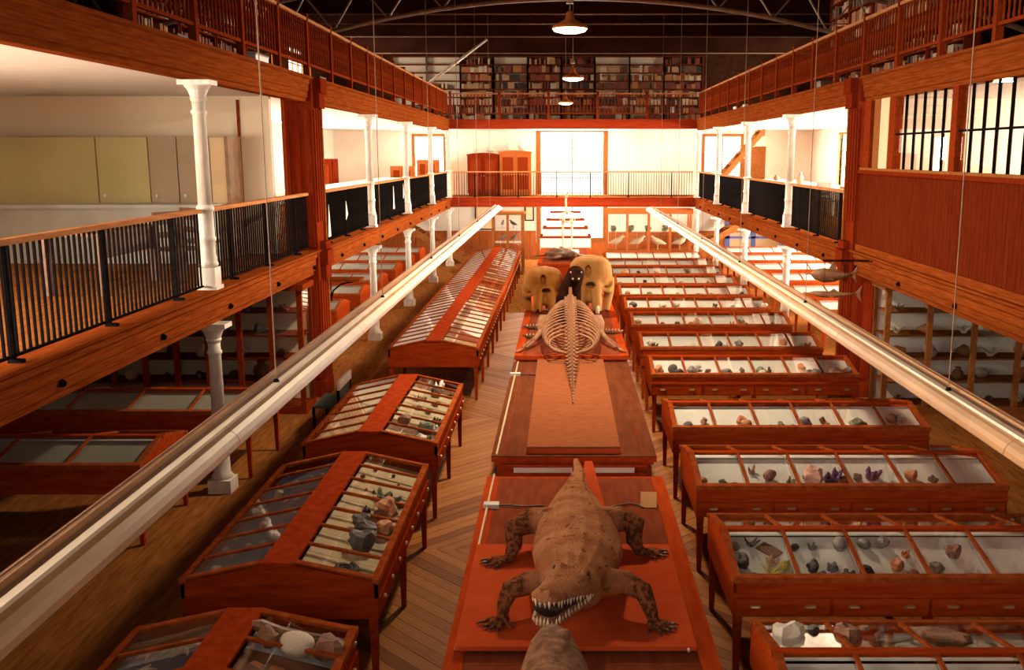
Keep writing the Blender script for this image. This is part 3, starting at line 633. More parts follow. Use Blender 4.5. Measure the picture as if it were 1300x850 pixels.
for i in range(9):
    fill = .93 if i > 1 else 0.0
    w = bx[i+1]-bx[i]
    fills = [fill]*7+[.0 if i in (0, 1, 3, 6, 7) else .4] if i > 1 else [.35, .3, 0, 0, .15, 0, 0, 0]
    bookcase('tall library bookcase against the far upper wall, %s from the corner nearest the pale pole' % ORD[i], ((bx[i]+bx[i+1])/2, YF-.04, Z2), 0, w, 8, 2.6, fills, 'far library bookcases', 'cream' if i in (0, 1, 3, 6, 7) else 'book_brown')
NFAR = len(BOOKS)
for i in range(5):
    bookcase('dark bookcase along the upper right gallery, %s from the far library wall' % ORD[4-i], (7.6, 19.5+i*1.9, Z2), R(-90), 1.8, 8, 3.0, .75, 'upper right bookcases')
for i in range(4):
    bookcase('dark bookcase along the upper left gallery, %s from the far library wall' % ORD[3-i], (-7.2, 17.5+i*1.9, Z2), R(90), 1.8, 8, 2.6, .6, 'upper left bookcases')
order = sorted(range(NFAR), key=lambda i: -BOOKS[i][2]*BOOKS[i][3]); single = set(order[:300])
bm = ['book_red', 'book_brown', 'book_tan', 'book_black', 'book_cream', 'book_orange']; unit = {m: B(-.5, .5, -.11, .11, 0, 1).mesh('book', m) for m in bm}
rest = MB(); cw = dict(book_red='dark red', book_brown='brown', book_tan='tan', book_black='black', book_cream='cream', book_orange='orange-brown')
for i, (p, rz, w, h, m) in enumerate(BOOKS):
    if i in single:
        o = link('book', unit[m], None, p, rz); o.scale = (w, 1, h)
        tag(o, '%s clothbound book upright on a far library shelf' % cw[m], 'book', '%s books in the far library' % cw[m])
    else:
        c, s = math.cos(rz), math.sin(rz)
        t = MB().box(-w/2, w/2, -.11, .11, 0, h)
        rest.add([(p[0]+v[0]*c-v[1]*s, p[1]+v[0]*s+v[1]*c, p[2]+v[2]) for v in t.v], t.f, bm.index(m))
o = rest.build('library_books', bm); tag(o, 'rows of smaller old books filling the library shelves', 'books', kind='stuff')
# odds and ends behind the upper railings, seen under the bottom rail
for k, (x, y, w, h, m) in enumerate(((-5.0, 13.1, .5, .17, 'black'), (-5.05, 16.6, .7, .28, 'paper_white'), (-5.0, 20.5, .5, .2, 'book_brown'), (-4.95, 30.5, .35, .2, 'paper_white'), (5.8, 33.2, .5, .2, 'paper_white'), (5.75, 31.2, .4, .18, 'paper_cream'), (5.8, 22.5, .6, .25, 'book_brown'))):
    b = thing('storage_box', '%s box on the floor behind the upper %s railing, %s' % ({'black': 'flat black', 'paper_white': 'white paper', 'book_brown': 'brown', 'paper_cream': 'cream'}[m], 'left' if x < 0 else 'right', 'near the pillar' if y < 23 else 'towards the far library'), 'box', (x, y, Z2), group='boxes on the upper galleries')
    B(-.15, .15, -w/2, w/2, 0, h).build('box_body', m, b); B(-.16, .16, -w/2-.01, w/2+.01, h-.05, h).build('lid', m, b)

# ------------------------------------------------------------------ display cases
ZE, ZR = .95, 1.10     # eave and ridge of the glass
def slope(W, rw, sg, u, dz=0): return (sg*(W/2+u*(rw/2-W/2)), ZE+u*(ZR-ZE)+dz)
def gabled_case(L, W, n, rw, decks, drawers=0, knobs=0, legs=6, wood='case_wood', zb=.62, handle='brass', ridge='case_wood'):
    e = thing('display_case', '', 'display case')
    MB().box(-L/2, L/2, -W/2, W/2, zb, .80).box(-L/2, L/2, -W/2, -W/2+.03, .80, ZE).box(-L/2, L/2, W/2-.03, W/2, .80, ZE).box(-L/2, -L/2+.03, -W/2, W/2, .80, ZE).box(L/2-.03, L/2, -W/2, W/2, .80, ZE).build('carcass', wood, e)
    g = [(-W/2, ZE), (W/2, ZE), (rw/2, ZR+.005), (-rw/2, ZR+.005)]
    for x in (-L/2, L/2-.035): MB().prism(g, lambda p, q, t: (t, p, q), x, x+.035).build('gable_end', wood, e)
    B(-L/2-.015, L/2+.015, -rw/2-.01, rw/2+.01, ZR-.012, ZR+.018).build('ridge_board', ridge, e)
    lx = [-L/2+.05+(L-.1)*k/(legs//2-1) for k in range(legs//2)]
    lm = MB().tube([(0, 0, 0), (0, 0, zb)], [.032, .05], 4).mesh('leg', wood)
    for x in lx:
        for y in (-W/2+.05, W/2-.05): link('leg', lm, e, (x, y, 0), R(45))
    a, b = slope(W, rw, 1, 0), slope(W, rw, 1, 1)
    mun = {}; pane = {}; deck = {}; st = L/n
    for sg in (-1, 1):
        p0, p1 = slope(W, rw, sg, 0, .006), slope(W, rw, sg, 1, .006)
        q0 = slope(W, rw, sg, .07, .006)
        MB().prism([(p0[0]+sg*.012, p0[1]-.035), (p0[0]+sg*.012, p0[1]+.014), (q0[0], q0[1]+.014), (q0[0], q0[1]-.02)], lambda p, q, t: (t, p, q), -L/2-.012, L/2+.012).build('eave_rail', 'muntin_wood', e)
        mm = MB().bar((0, p0[0], p0[1]), (0, p1[0], p1[1]), .03, .026).mesh('muntin', 'muntin_wood')
        mm2 = MB().bar((0, p0[0], p0[1]), (0, p1[0], p1[1]), .06, .03).mesh('end_rail', 'muntin_wood')
        pm = MB().bar((0, p0[0], p0[1]), (0, p1[0], p1[1]), st-.026, .004).mesh('glass_pane', 'glass')
        for k in range(1, n): link('muntin', mm, e, (-L/2+k*st, 0, 0))
        for x in (-L/2+.03, L/2-.03): link('end_rail', mm2, e, (x, 0, 0))
        d0, d1 = slope(W, rw, sg, .03, -.10), slope(W, rw, sg, 1, -.07)
        for k in range(n):
            link('glass_pane', pm, e, (-L/2+(k+.5)*st, 0, 0))
            dm = decks[sg][k % len(decks[sg])]
            if dm not in deck: deck[(sg, dm)] = MB().bar((0, d0[0], d0[1]), (0, d1[0], d1[1]), st-.008, .012).mesh('display_panel', dm)
            link('display_panel', deck[(sg, dm)], e, (-L/2+(k+.5)*st, 0, 0))
    if drawers:
        w = L/drawers; dm = B(-w/2+.02, w/2-.02, -.014, 0, zb+.015, .785).mesh('drawer', wood)
        hm = MB().box(-.045, .045, -.03, -.014, .005, .03).tube([(-.03, -.03, .012), (.03, -.03, .012)], .008, 6).mesh('handle', handle)
        for k in range(drawers):
            dr = link('drawer', dm, e, (-L/2+(k+.5)*w, -W/2, 0))
            for s in (-.28, .28): link('handle', hm, dr, (s*w, 0, (zb+.785)/2))
        B(-L/2-.005, L/2+.005, -W/2-.02, -W/2, .80, .83).build('moulding', wood, e)
    if knobs:
        km = MB().ball((0, 0, 0), .02, 8, 6).mesh('knob', 'brass', True)
        for k in range(knobs): link('knob', km, e, (-L/2+L*(k+.5)/knobs, -W/2-.02, .74))
        B(-L/2+.02, L/2-.02, -W/2-.012, -W/2, zb+.02, .80).build('drawer_band', wood, e)
    return e
def place(o, first, loc, rz, lab, grp):
    c = o if first else copy_tree(o); c.location = loc; c.rotation_euler = (0, 0, rz)
    tag(c, lab, 'display case', grp); return c
# crosswise cases to the right of the central tables
RF = [5.40, 7.62, 9.90, 12.16, 15.23, 17.42, 19.80, 22.0, 24.15, 26.3, 28.5, 30.7, 32.75]
RW, RL, RX = 1.46, 3.28, 3.05
wh_ = {-1: ['paper_white'], 1: ['paper_white']}
cr = gabled_case(RL, RW, 6, .06, wh_, drawers=4, legs=6)
RCASE = []
for i, y in enumerate(RF):
    lab = 'red wooden crosswise case with gabled glass top, %s from the far right glass cabinet' % ORD[12-i]
    RCASE.append(place(cr, i == 0, (RX, y+RW/2, 0), 0, lab, 'crosswise cases right of the central tables'))
# long cases lying lengthwise to the left of the central tables
LXc, LW = -2.33, 1.62
A = []
def along(y0, y1, n, decks, lab, knobs, legs, rw=.26, ridge='ridge_wood', wood='case_wood_y'):
    e = gabled_case(y1-y0, LW, n, rw, decks, knobs=knobs, legs=legs, wood=wood, ridge=ridge)
    e.location = (LXc, (y0+y1)/2, 0); e.rotation_euler = (0, 0, R(90)); tag(e, lab, 'display case', 'lengthwise cases left of the central tables'); A.append((e, y1-y0, n)); return e
along(3.75, 6.75, 7, {-1: ['paper_sky', 'paper_dark', 'paper_cream', 'paper_blue', 'paper_dark', 'paper_dark', 'paper_sky'], 1: ['paper_sky', 'paper_blue', 'paper_blue', 'paper_blue', 'paper_sky', 'paper_blue', 'paper_sky']}, 'lengthwise gabled case with lilac and dark blue trays, next to dark left foreground', 7, 6)
along(7.58, 10.62, 7, {-1: ['paper_cream'], 1: ['paper_blue']}, 'lengthwise gabled case with cream trays on one slope, dark blue on other', 8, 6)
along(11.45, 14.55, 7, {-1: ['paper_cream', 'paper_dark', 'paper_cream', 'paper_cream', 'paper_cream', 'paper_cream', 'paper_dark'], 1: ['paper_cream']}, 'lengthwise gabled case with cream trays on both slopes', 8, 6)
along(17.35, 26.0, 18, {-1: ['paper_cream', 'paper_cream', 'paper_dark', 'paper_dark', 'paper_dark'], 1: ['paper_white', 'paper_sky']}, 'very long lengthwise case with many narrow panes, before the tall glass cabinet', 22, 14)
along(26.03, 35.2, 18, {-1: ['paper_cream', 'paper_dark'], 1: ['paper_sky']}, 'very long lengthwise case with many narrow panes, touching the tall glass cabinet', 22, 14)
# crosswise cases in the side aisles
ca = gabled_case(4.2, 1.4, 5, .06, wh_, legs=4); fa = [True]
cg = gabled_case(4.2, 1.4, 5, .06, {-1: ['grey'], 1: ['paper_sky']}, legs=4); fg = [True]
for i, y in enumerate((19.2, 21.7, 24.3, 26.9, 29.5, 32.1, 34.7)):
    place(ca, fa[0], (7.9, y+.7, 0), 0, 'crosswise glass-topped case in the right aisle, %s beyond the right wooden pillar' % ORD[i], 'right aisle cases'); fa[0] = False
    place(cg, fg[0], (-7.15, y+.7, 0), 0, 'crosswise glass-topped case in the left aisle, %s beyond the left wooden pillar' % ORD[i], 'left aisle cases'); fg[0] = False
for i, (y, x) in enumerate(((12.95, -6.35), (10.6, -6.85))):
    place(cg, False, (x, y+.7, 0), 0, 'crosswise glass-topped case in the left aisle, %s tall glazed cabinet' % ('next to the' if i == 0 else 'second from the'), 'left aisle cases')

# ------------------------------------------------------------------ tall glazed cabinets
def tall_cabinet(lab, loc, rz, w, d, h, nd, ns, base=.0, wood='rail_wood', back='tan', grp=None, cornice=.10, pw=.09):
    e = thing('glazed_cabinet', lab, 'cabinet', loc, rz, grp)
    B(-w/2, w/2, -d/2, d/2, 0, base+.12).build('plinth', wood, e); B(-w/2-.04, w/2+.04, -d/2-.04, d/2, h-cornice, h).build('cornice', wood, e)
    if back: B(-w/2, w/2, d/2-.03, d/2, base+.12, h-cornice).build('back_panel', back, e)
    st = w/nd; pm = B(-pw/2, pw/2, -.03, .03, base+.12, h-cornice).mesh('post', wood); gm = B(-st/2+pw/2, st/2-pw/2, -.003, .003, base+.12, h-cornice).mesh('glass_door', 'glass')
    for k in range(nd+1): link('post', pm, e, (-w/2+k*st+(pw/2 if k == 0 else -pw/2 if k == nd else 0), -d/2+.03, 0))
    for k in range(nd): link('glass_door', gm, e, (-w/2+(k+.5)*st, -d/2+.03, 0))
    for x in (-w/2+.03, w/2-.03): B(x-.03, x+.03, d/2-.06, d/2, base+.12, h-cornice).build('post', wood, e); B(x-.003, x+.003, -d/2+.06, d/2-.06, base+.12, h-cornice).build('side_pane', 'glass', e)
    sm = B(-w/2+.06, w/2-.06, -d/2+.1, d/2-.03, 0, .02).mesh('shelf', 'glass' if not back else wood); zs = []
    for k in range(1, ns): z = base+.12+(h-cornice-base-.12)*k/ns; link('shelf', sm, e, (0, 0, z)); zs.append(z+.02)
    return e, [base+.12]+zs
gl, zl = tall_cabinet('long red-framed glazed cabinet of shells and pots, behind left aisle cases', (-6.85, 16.75, 0), 0, 4.9, .7, 2.24, 9, 5, wood='rail_wood', back='cream')
gr, zr = tall_cabinet('orange-framed glazed cabinet of pottery in the right aisle, near the pillar', (7.75, 16.75, 0), 0, 4.6, .7, 2.24, 6, 5, wood='stair_wood', back='paper_white')
g1, z1 = tall_cabinet('narrow tall glass cabinet with red top at the far end of lengthwise cases', (-2.02, 36.6, 0), 0, 1.16, .9, 2.3, 2, 4, back=None, wood='stair_wood')
g2, z2 = tall_cabinet('wide glass cabinet with red cornice at the far end of crosswise cases', (3.2, 37.2, 0), 0, 3.2, .9, 2.38, 4, 2, base=.72, back=None, wood='wainscot', cornice=.18)

# ------------------------------------------------------------------ specimens
SP = {}
def spec_mesh(kind, mat, var):
    key = (kind, mat, var)
    if key in SP: return SP[key]
    r = random.Random(hash(kind) % 97 + var*13 if False else sum(map(ord, kind))+var*13); mb = MB()
    if kind in ('lump', 'nodule'):
        mb.ball((0, 0, .38), (.5, .42, .40), 9, 7); am = .32 if kind == 'lump' else .10; sd = Vector((var*3.1, var*1.7, 0))
        mb.v = [tuple(Vector((0, 0, .38))+(Vector(v)-Vector((0, 0, .38)))*(1+am*noise.noise(Vector(v)*2.6+sd)*1.6)) for v in mb.v]
    elif kind == 'crystal':
        for k in range(8):
            a = r.uniform(0, 6.28); t = r.uniform(.1, .55); d = Vector((math.cos(a)*t, math.sin(a)*t, 1)).normalized(); b = Vector((math.cos(a), math.sin(a), 0))*r.uniform(.05, .28)
            h = r.uniform(.35, .8); w = r.uniform(.07, .14); mb.tube([b, b+d*h*.8, b+d*h], [w, w, .01], 6)
        mb.ball((0, 0, .12), (.42, .36, .16), 8, 6)
    elif kind == 'coral':
        for k in range(7):
            a = r.uniform(0, 6.28); p = Vector((0, 0, .05)); pts = [p]
            for j in range(3): p = p+Vector((math.cos(a)*.17, math.sin(a)*.17, .12)); a += r.uniform(-.6, .6); pts.append(p)
            mb.tube(pts, [.08, .07, .06, .02], 6)
        mb.ball((0, 0, .08), (.2, .2, .1), 8, 6)
    elif kind == 'ammonite':
        pts = []; rad = []
        for k in range(34): a = k*.42; q = .06+.40*k/33; pts.append((q*math.cos(a), q*math.sin(a), .14)); rad.append(.03+.10*k/33)
        mb.tube(pts, rad, 7)
    elif kind == 'rod':
        mb.tube([(-.5, 0, .06), (-.3, .02, .07), (.2, 0, .07), (.42, -.02, .09), (.5, -.02, .10)], [.03, .045, .045, .06, .03], 7)
    elif kind == 'starfish':
        for k in range(5): a = k*1.2566; mb.tube([(0, 0, .07), (.25*math.cos(a), .25*math.sin(a), .06), (.5*math.cos(a), .5*math.sin(a), .03)], [.11, .07, .015], 6)
    elif kind == 'urchin':
        mb.lathe((0, 0, 0), [(.2, 0), (.42, .1), (.5, .25), (.44, .42), (.25, .52), (.05, .55)], 14)
    elif kind == 'card':
        mb.box(-.5, .5, -.32, .32, 0, .05)
    elif kind == 'shell':
        mb.lathe((0, 0, 0), [(.12, 0), (.34, .10), (.40, .22), (.30, .36), (.26, .40), (.24, .52), (.16, .58), (.13, .70), (.02, .86)], 10)
        mb.v = [(v[2]-.4, v[1], v[0]*.8+.28) for v in mb.v]
    elif kind == 'pot':
        mb.lathe((0, 0, 0), [(.2, 0), (.38, .15), (.46, .4), (.38, .65), (.2, .8), (.2, .9), (.26, .96), (.2, .96)], 14)
    elif kind == 'bird':
        mb.tube([(-.5, 0, .35), (-.25, 0, .42), (.05, 0, .5), (.25, 0, .62), (.34, 0, .76), (.42, 0, .80), (.56, 0, .78)], [.03, .12, .19, .15, .09, .08, .012], 8).tube([(.02, .06, .4), (.02, .06, 0)], .02, 5).tube([(.02, -.06, .4), (.02, -.06, 0)], .02, 5)
    me = mb.mesh(kind, mat, kind in ('nodule', 'urchin', 'ammonite', 'pot', 'shell', 'bird')); SP[key] = me
    return me
KN = dict(lump='mineral_lump', nodule='stone_nodule', crystal='crystal_cluster', coral='coral_branch', ammonite='coiled_fossil', rod='wooden_implement', starfish='dried_starfish', urchin='sea_urchin', card='label_card', shell='sea_shell', pot='clay_pot', bird='stuffed_bird')
CT = dict(lump='mineral', nodule='stone', crystal='crystal', coral='coral', ammonite='fossil', rod='implement', starfish='starfish', urchin='sea urchin', card='card', shell='shell', pot='pot', bird='bird')
CN = dict(min_dark='dark', min_grey='grey', min_brown='brown', min_orange='orange', min_purple='purple', min_yellow='yellow', min_green='greenish', min_pink='pink', min_pale='pale', paper_white='white', book_brown='brown', tooth='cream', bone_pale='pale', paper_cream='cream', turtle='dark brown')
def spec(kind, mat, loc, size, where, rot=None, tilt=None, sc=(1, 1, 1)):
    o = link(KN[kind], spec_mesh(kind, mat, rnd.randint(0, 3)), None, loc)
    o.scale = (size*sc[0], size*sc[1], size*sc[2])
    rz = rnd.uniform(0, 6.28) if rot is None else rot
    o.rotation_euler = (tilt.to_matrix() @ Matrix.Rotation(rz, 3, 'Z')).to_euler() if tilt else (0, 0, rz)
    tag(o, '%s %s %s' % (CN.get(mat, 'dark'), KN[kind].replace('_', ' '), where), CT[kind], 'specimens ' + where); return o
def on_deck(case, L, W, n, rw, sg, pane, u, v):
    """point on a tray: u along the pane 0..1, v up the slope 0..1"""
    st = L/n; y0, z0 = slope(W, rw, sg, .03, -.094); y1, z1 = slope(W, rw, sg, 1, -.064)
    p = Vector((-L/2+(pane+u)*st, y0+(y1-y0)*v, z0+(z1-z0)*v)); rz = case.rotation_euler[2]
    tl = Matrix.Rotation(rz, 3, 'Z') @ Matrix.Rotation(-sg*math.atan2(z1-z0, abs(y1-y0)), 3, 'X')
    return Matrix.Rotation(rz, 3, 'Z') @ p + Vector(case.location), tl.to_quaternion()
def put(case, L, W, n, rw, sg, pane, u, v, kind, mat, size, where, rot=None, sc=(1, 1, 1)):
    p, q = on_deck(case, L, W, n, rw, sg, pane, u, v)
    return spec(kind, mat, p, size, where, rot, q, sc)
# second crosswise case (beside the crocodile): pieces as they lie
wr = 'under glass in the crosswise case %s from the far right glass cabinet'
R2 = (RCASE[1], RL, RW, 6, .06, -1)
for pane, items in {0: [(.18, .75, 'lump', 'min_grey', .09), (.45, .82, 'coral', 'min_dark', .16), (.2, .42, 'lump', 'min_dark', .17), (.13, .12, 'nodule', 'min_dark', .10), (.33, .10, 'nodule', 'min_dark', .12), (.72, .72, 'card', 'min_brown', .20), (.70, .46, 'crystal', 'min_pink', .12), (.62, .22, 'coral', 'min_yellow', .20), (.88, .35, 'lump', 'min_yellow', .11)],
                    1: [(.12, .72, 'nodule', 'min_dark', .09), (.42, .75, 'crystal', 'min_grey', .09), (.30, .32, 'lump', 'min_dark', .13), (.38, .10, 'lump', 'min_dark', .13), (.62, .35, 'crystal', 'min_grey', .14), (.80, .20, 'crystal', 'min_dark', .14), (.85, .75, 'nodule', 'min_grey', .15)],
                    2: [(.1, .25, 'lump', 'min_dark', .12), (.25, .78, 'nodule', 'min_grey', .12), (.55, .8, 'lump', 'min_grey', .13), (.62, .35, 'lump', 'min_orange', .14), (.80, .16, 'nodule', 'min_brown', .12), (.85, .6, 'crystal', 'min_orange', .1)],
                    3: [(.2, .3, 'lump', 'min_grey', .13), (.6, .6, 'lump', 'min_brown', .14)]}.items():
    for u, v, k, m, s in items: put(*R2, pane, u, v, k, m, s, wr % ORD[11])
R3 = (RCASE[2], RL, RW, 6, .06, -1)
for pane, items in {0: [(.15, .25, 'nodule', 'min_orange', .13), (.55, .25, 'lump', 'min_green', .09), (.8, .12, 'lump', 'min_dark', .11)], 1: [(.2, .6, 'crystal', 'min_pink', .11), (.5, .4, 'nodule', 'min_brown', .16), (.9, .3, 'crystal', 'min_green', .12)],
                    2: [(.35, .35, 'lump', 'min_pink', .24), (.72, .35, 'crystal', 'min_purple', .24), (.95, .3, 'nodule', 'min_brown', .12)], 3: [(.25, .4, 'lump', 'min_grey', .10), (.55, .45, 'crystal', 'min_purple', .20), (.85, .2, 'lump', 'min_pale', .10)], 4: [(.3, .4, 'lump', 'min_orange', .14), (.7, .3, 'lump', 'min_dark', .12)]}.items():
    for u, v, k, m, s in items: put(*R3, pane, u, v, k, m, s, wr % ORD[10])
put(RCASE[0], RL, RW, 6, .06, 1, 0, .75, .35, 'lump', 'min_dark', .16, wr % ORD[12]); put(RCASE[0], RL, RW, 6, .06, 1, 1, .15, .5, 'lump', 'min_brown', .2, wr % ORD[12])
put(RCASE[0], RL, RW, 6, .06, 1, 0, .35, .5, 'lump', 'min_pale', .22, wr % ORD[12]); put(RCASE[0], RL, RW, 6, .06, 1, 1, .6, .45, 'coral', 'min_grey', .34, wr % ORD[12], sc=(1.4, .8, .5))
put(RCASE[0], RL, RW, 6, .06, 1, 2, .4, .45, 'lump', 'min_brown', .30, wr % ORD[12], sc=(1.4, 1, .5))
mats = ['min_dark', 'min_grey', 'min_brown', 'min_orange', 'min_green', 'min_pink', 'min_pale', 'min_dark', 'min_grey']
for i in range(3, 11):
    for pane in range(6):
        for k in range(3 if i < 5 else 2 if i < 8 else 1):
            put(RCASE[i], RL, RW, 6, .06, -1, pane, rnd.uniform(.15, .85), rnd.uniform(.12, .5), rnd.choice(['lump', 'lump', 'nodule', 'crystal']), rnd.choice(mats), rnd.uniform(.09, .19), wr % ORD[12-i])
# lengthwise cases
wl = ['in the lengthwise case with lilac trays', 'in the lengthwise case with cream and blue trays', 'in the lengthwise case with cream trays on both slopes']
c, L, n = A[1]; a2 = (c, L, LW, n, .26)
for pane, u, v, k, m, s in ((0, .5, .45, 'ammonite', 'min_dark', .22), (0, .3, .4, 'nodule', 'min_dark', .07), (1, .6, .4, 'lump', 'min_dark', .24), (2, .2, .42, 'lump', 'min_dark', .22), (2, .7, .55, 'lump', 'min_dark', .17), (2, .6, .2, 'lump', 'min_orange', .2), (3, .25, .55, 'crystal', 'min_dark', .16), (3, .6, .3, 'lump', 'min_orange', .24), (3, .4, .35, 'lump', 'min_brown', .14), (4, .4, .45, 'crystal', 'min_green', .18), (4, .5, .3, 'crystal', 'min_green', .16)):
    put(*a2, -1, pane, u, v, k, m, s, wl[1])
for q in range(14): put(*a2, -1, rnd.choice([4, 5, 6]), rnd.uniform(.1, .9), rnd.uniform(.1, .9), 'nodule', 'min_dark', rnd.uniform(.03, .06), wl[1])
for pane in range(7):
    for q in range(5): put(*a2, 1, pane, rnd.uniform(.2, .8), .15+.17*q, rnd.choice(['shell', 'lump', 'starfish']), rnd.choice(['min_pale', 'min_pink', 'min_orange', 'min_pale']), rnd.uniform(.07, .11), wl[1])
c, L, n = A[2]; a3 = (c, L, LW, n, .26)
for pane in range(7):
    for q in range(3): put(*a3, -1, pane, rnd.uniform(.3, .7), rnd.uniform(.12, .85), rnd.choice(['lump', 'card', 'crystal']), rnd.choice(['min_dark', 'min_brown', 'min_green', 'paper_white']), rnd.uniform(.08, .2), wl[2])
c, L, n = A[0]; a1 = (c, L, LW, n, .26)
put(*a1, -1, 6, .55, .5, 'rod', 'min_brown', .75, wl[0], rot=R(100), sc=(1, 1.4, 1)); put(*a1, 1, 6, .5, .5, 'rod', 'min_brown', .6, wl[0], rot=R(100))
put(*a1, -1, 6, .18, .52, 'urchin', 'min_pale', .26, wl[0]); put(*a1, -1, 6, .22, .2, 'lump', 'min_brown', .22, wl[0]); put(*a1, -1, 6, .2, .82, 'lump', 'min_brown', .18, wl[0]); put(*a1, -1, 6, .2, .36, 'card', 'min_orange', .08, wl[0])
for q in range(4): put(*a1, -1, 5, .6, .2+.2*q, 'card', 'min_orange', .09, wl[0])
for u, v in ((.3, .3), (.25, .55), (.1, .75)): put(*a1, 1, 6, u, v, 'starfish', 'min_pale', .24, wl[0])
put(*a1, 1, 5, .6, .4, 'starfish', 'min_pale', .22, wl[0])
# objects on the shelves of the tall cabinets
for x0, x1, yy, zs, w, pal in ((-9.1, -4.6, 16.75, zl, 'on a shelf of the long left glazed cabinet', ['min_dark', 'min_pale', 'turtle', 'min_dark']), (5.7, 9.8, 16.75, zr, 'on a shelf of the right aisle glazed cabinet', ['min_brown', 'min_pale', 'min_orange'])):
    for z in zs:
        x = x0+rnd.uniform(0, .2)
        while x < x1:
            s = rnd.uniform(.2, .34); spec(rnd.choice(['pot', 'shell', 'lump', 'coral', 'shell']), rnd.choice(pal), (x, yy+rnd.uniform(-.08, .08), z), s, w); x += rnd.uniform(.42, .72)
for z in z1:
    for x in (-2.25, -1.8): spec('bird', rnd.choice(['min_dark', 'min_green', 'min_grey']), (x+rnd.uniform(-.05, .05), 36.6, z), .34, 'inside the narrow tall glass cabinet')
for k in range(4): spec('bird', 'bone_pale', (2.0+k*.8, 37.2, z2[0]), .62, 'skeleton inside the wide far glass cabinet', rot=rnd.choice([0, 3.14]))
for k in range(5): spec('lump', 'min_green', (1.9+k*.65, 37.2, z2[1]), .28, 'on the upper shelf of the wide far glass cabinet')

# ------------------------------------------------------------------ central tables
def table(lab, x0, x1, y0, y1, z, panels, red='table_red', top='table_wood', rail='table_red'):
    e = thing('display_table', lab, 'table', ((x0+x1)/2, (y0+y1)/2, 0), group='central display tables'); w, l = (x1-x0)/2, (y1-y0)/2; fr = .14
    B(-w+.06, w-.06, -l+.06, l-.06, .12, z-.07).build('body', red, e); B(-w+.1, w-.1, -l+.1, l-.1, 0, .12).build('plinth', red, e)
    B(-w, w, -l, l, z-.07, z-.012).build('cornice', red, e); B(-w+.03, w-.03, -l+.03, l-.03, z-.11, z-.07).build('cornice_moulding', red, e)
    for a in ((-w, -w+fr, -l, l), (w-fr, w, -l, l), (-w+fr, w-fr, -l, -l+.06), (-w+fr, w-fr, l-.06, l)): B(a[0], a[1], a[2], a[3], z-.012, z).build('top_rail', rail, e)
    ys = [-l+.06]+[p-(y0+y1)/2 for p in panels]+[l-.06]
    for i in range(len(ys)-1): B(-w+fr+.006, w-fr-.006, ys[i]+.005, ys[i+1]-.005, z-.012, z-.002).build('top_panel', top, e)
    n = max(2, int(2*l/1.1))
    for s in (-1, 1):
        for k in range(n): B(min(s*(w-.06), s*(w-.04)), max(s*(w-.06), s*(w-.04)), -l+.15+k*(2*l-.3)/n+.06, -l+.15+(k+1)*(2*l-.3)/n-.06, .2, z-.2).build('side_panel', red, e)
    return e
t1 = table('long low red-brown table carrying the crocodile', -.87, 1.15, 3.6, 10.85, .75, [6.6, 8.75])
t2 = table('red-brown table with raised brown board under the skeleton tail', -.83, 1.09, 10.98, 16.25, .95, [], top='slab_brown', rail='slab_brown')
B(-.70, -.02, -2.68, -2.645, .765, .83).build('reflection_white_pane', 'paper_white', t2); B(.10, .70, -2.68, -2.645, .765, .83).build('reflection_white_pane', 'paper_white', t2)  # panes coloured white to stand in for the bright reflection in their glass
B(-.84, .84, -2.70, -2.63, .70, .762).build('front_rail', 'table_red', t2); B(-.84, .84, -2.70, -2.63, .835, .86).build('front_rail', 'table_red', t2)
t3 = table('red-brown table carrying the ribcage and elephant skulls', -.82, 1.12, 16.28, 24.6, 1.05, [18.2, 21.0])
t4 = table('far red-brown table with turtle and bird skeleton', -.8, 1.0, 30.8, 36.0, 1.02, [33.0])
rb = thing('raised_board', 'raised brown board with red edge on the table under the skeleton tail', 'board', (.11, 13.6, .95))
B(-.53, .56, -2.52, 2.48, 0, .06).build('edge', 'board_red', rb); B(-.53, .56, -2.52, 2.48, .06, .085).build('top', 'brown_board', rb)
cbd = thing('crocodile_board', 'thick red-orange board lying on the table under the crocodile', 'board', (.09, 7.71, .75))
B(-.89, .90, -.97, .97, .035, .07).build('board', 'board_red', cbd)
for y in (-.85, .85): B(-.85, .86, y-.04, y+.04, 0, .035).build('batten', 'book_brown', cbd)
MB().ball((.84, -.985, .05), .016, 8, 6).build('knob', 'plastic', cbd)
wd = MB().prism([(.20, .83), (.20, 1.12), (-.02, 1.12), (-.35, .83)], lambda a, b, t: (0, 0, 0), 0, 1)
wdg = MB(); wdg.add([(.18, 9.15, .752), (.48, 9.15, .752), (.33, 10.55, 1.03), (.24, 10.55, 1.03), (.20, 9.6, .752), (.46, 9.6, .752), (.34, 10.62, .752), (.23, 10.62, .752)], [(0, 1, 2, 3), (1, 5, 6, 2), (0, 3, 7, 4), (3, 2, 6, 7), (0, 4, 5, 1), (4, 7, 6, 5)])
tag(wdg.build('support_wedge', 'board_red'), 'sloping red wooden wedge behind the crocodile tail', 'wedge')
cd = thing('cable_conduit', 'thin pale cable conduit along the left edge of the central tables', 'conduit', (0, 0, 0))
MB().tube([(-.80, 6.8, .765), (-.79, 10.9, .765)], .013, 6).build('conduit', 'tan_light', cd); MB().tube([(-.77, 11.0, .965), (-.75, 16.2, .965)], .013, 6).build('conduit', 'tan_light', cd)
for y, z, w in ((9.85, .75, 'on the crocodile table'), (15.2, .95, 'on the table under the skeleton')):
    e = thing('socket_box', 'pale grey plug socket with black lead %s' % w, 'socket', (-.75, y, z), group='sockets')
    B(-.08, .08, -.05, .05, 0, .045).build('box', 'plastic', e); MB().tube([(.08, 0, .02), (.2, .02, .015), (.32, -.02, .015), (.55, 0, .015)], .009, 6).build('lead', 'black', e)
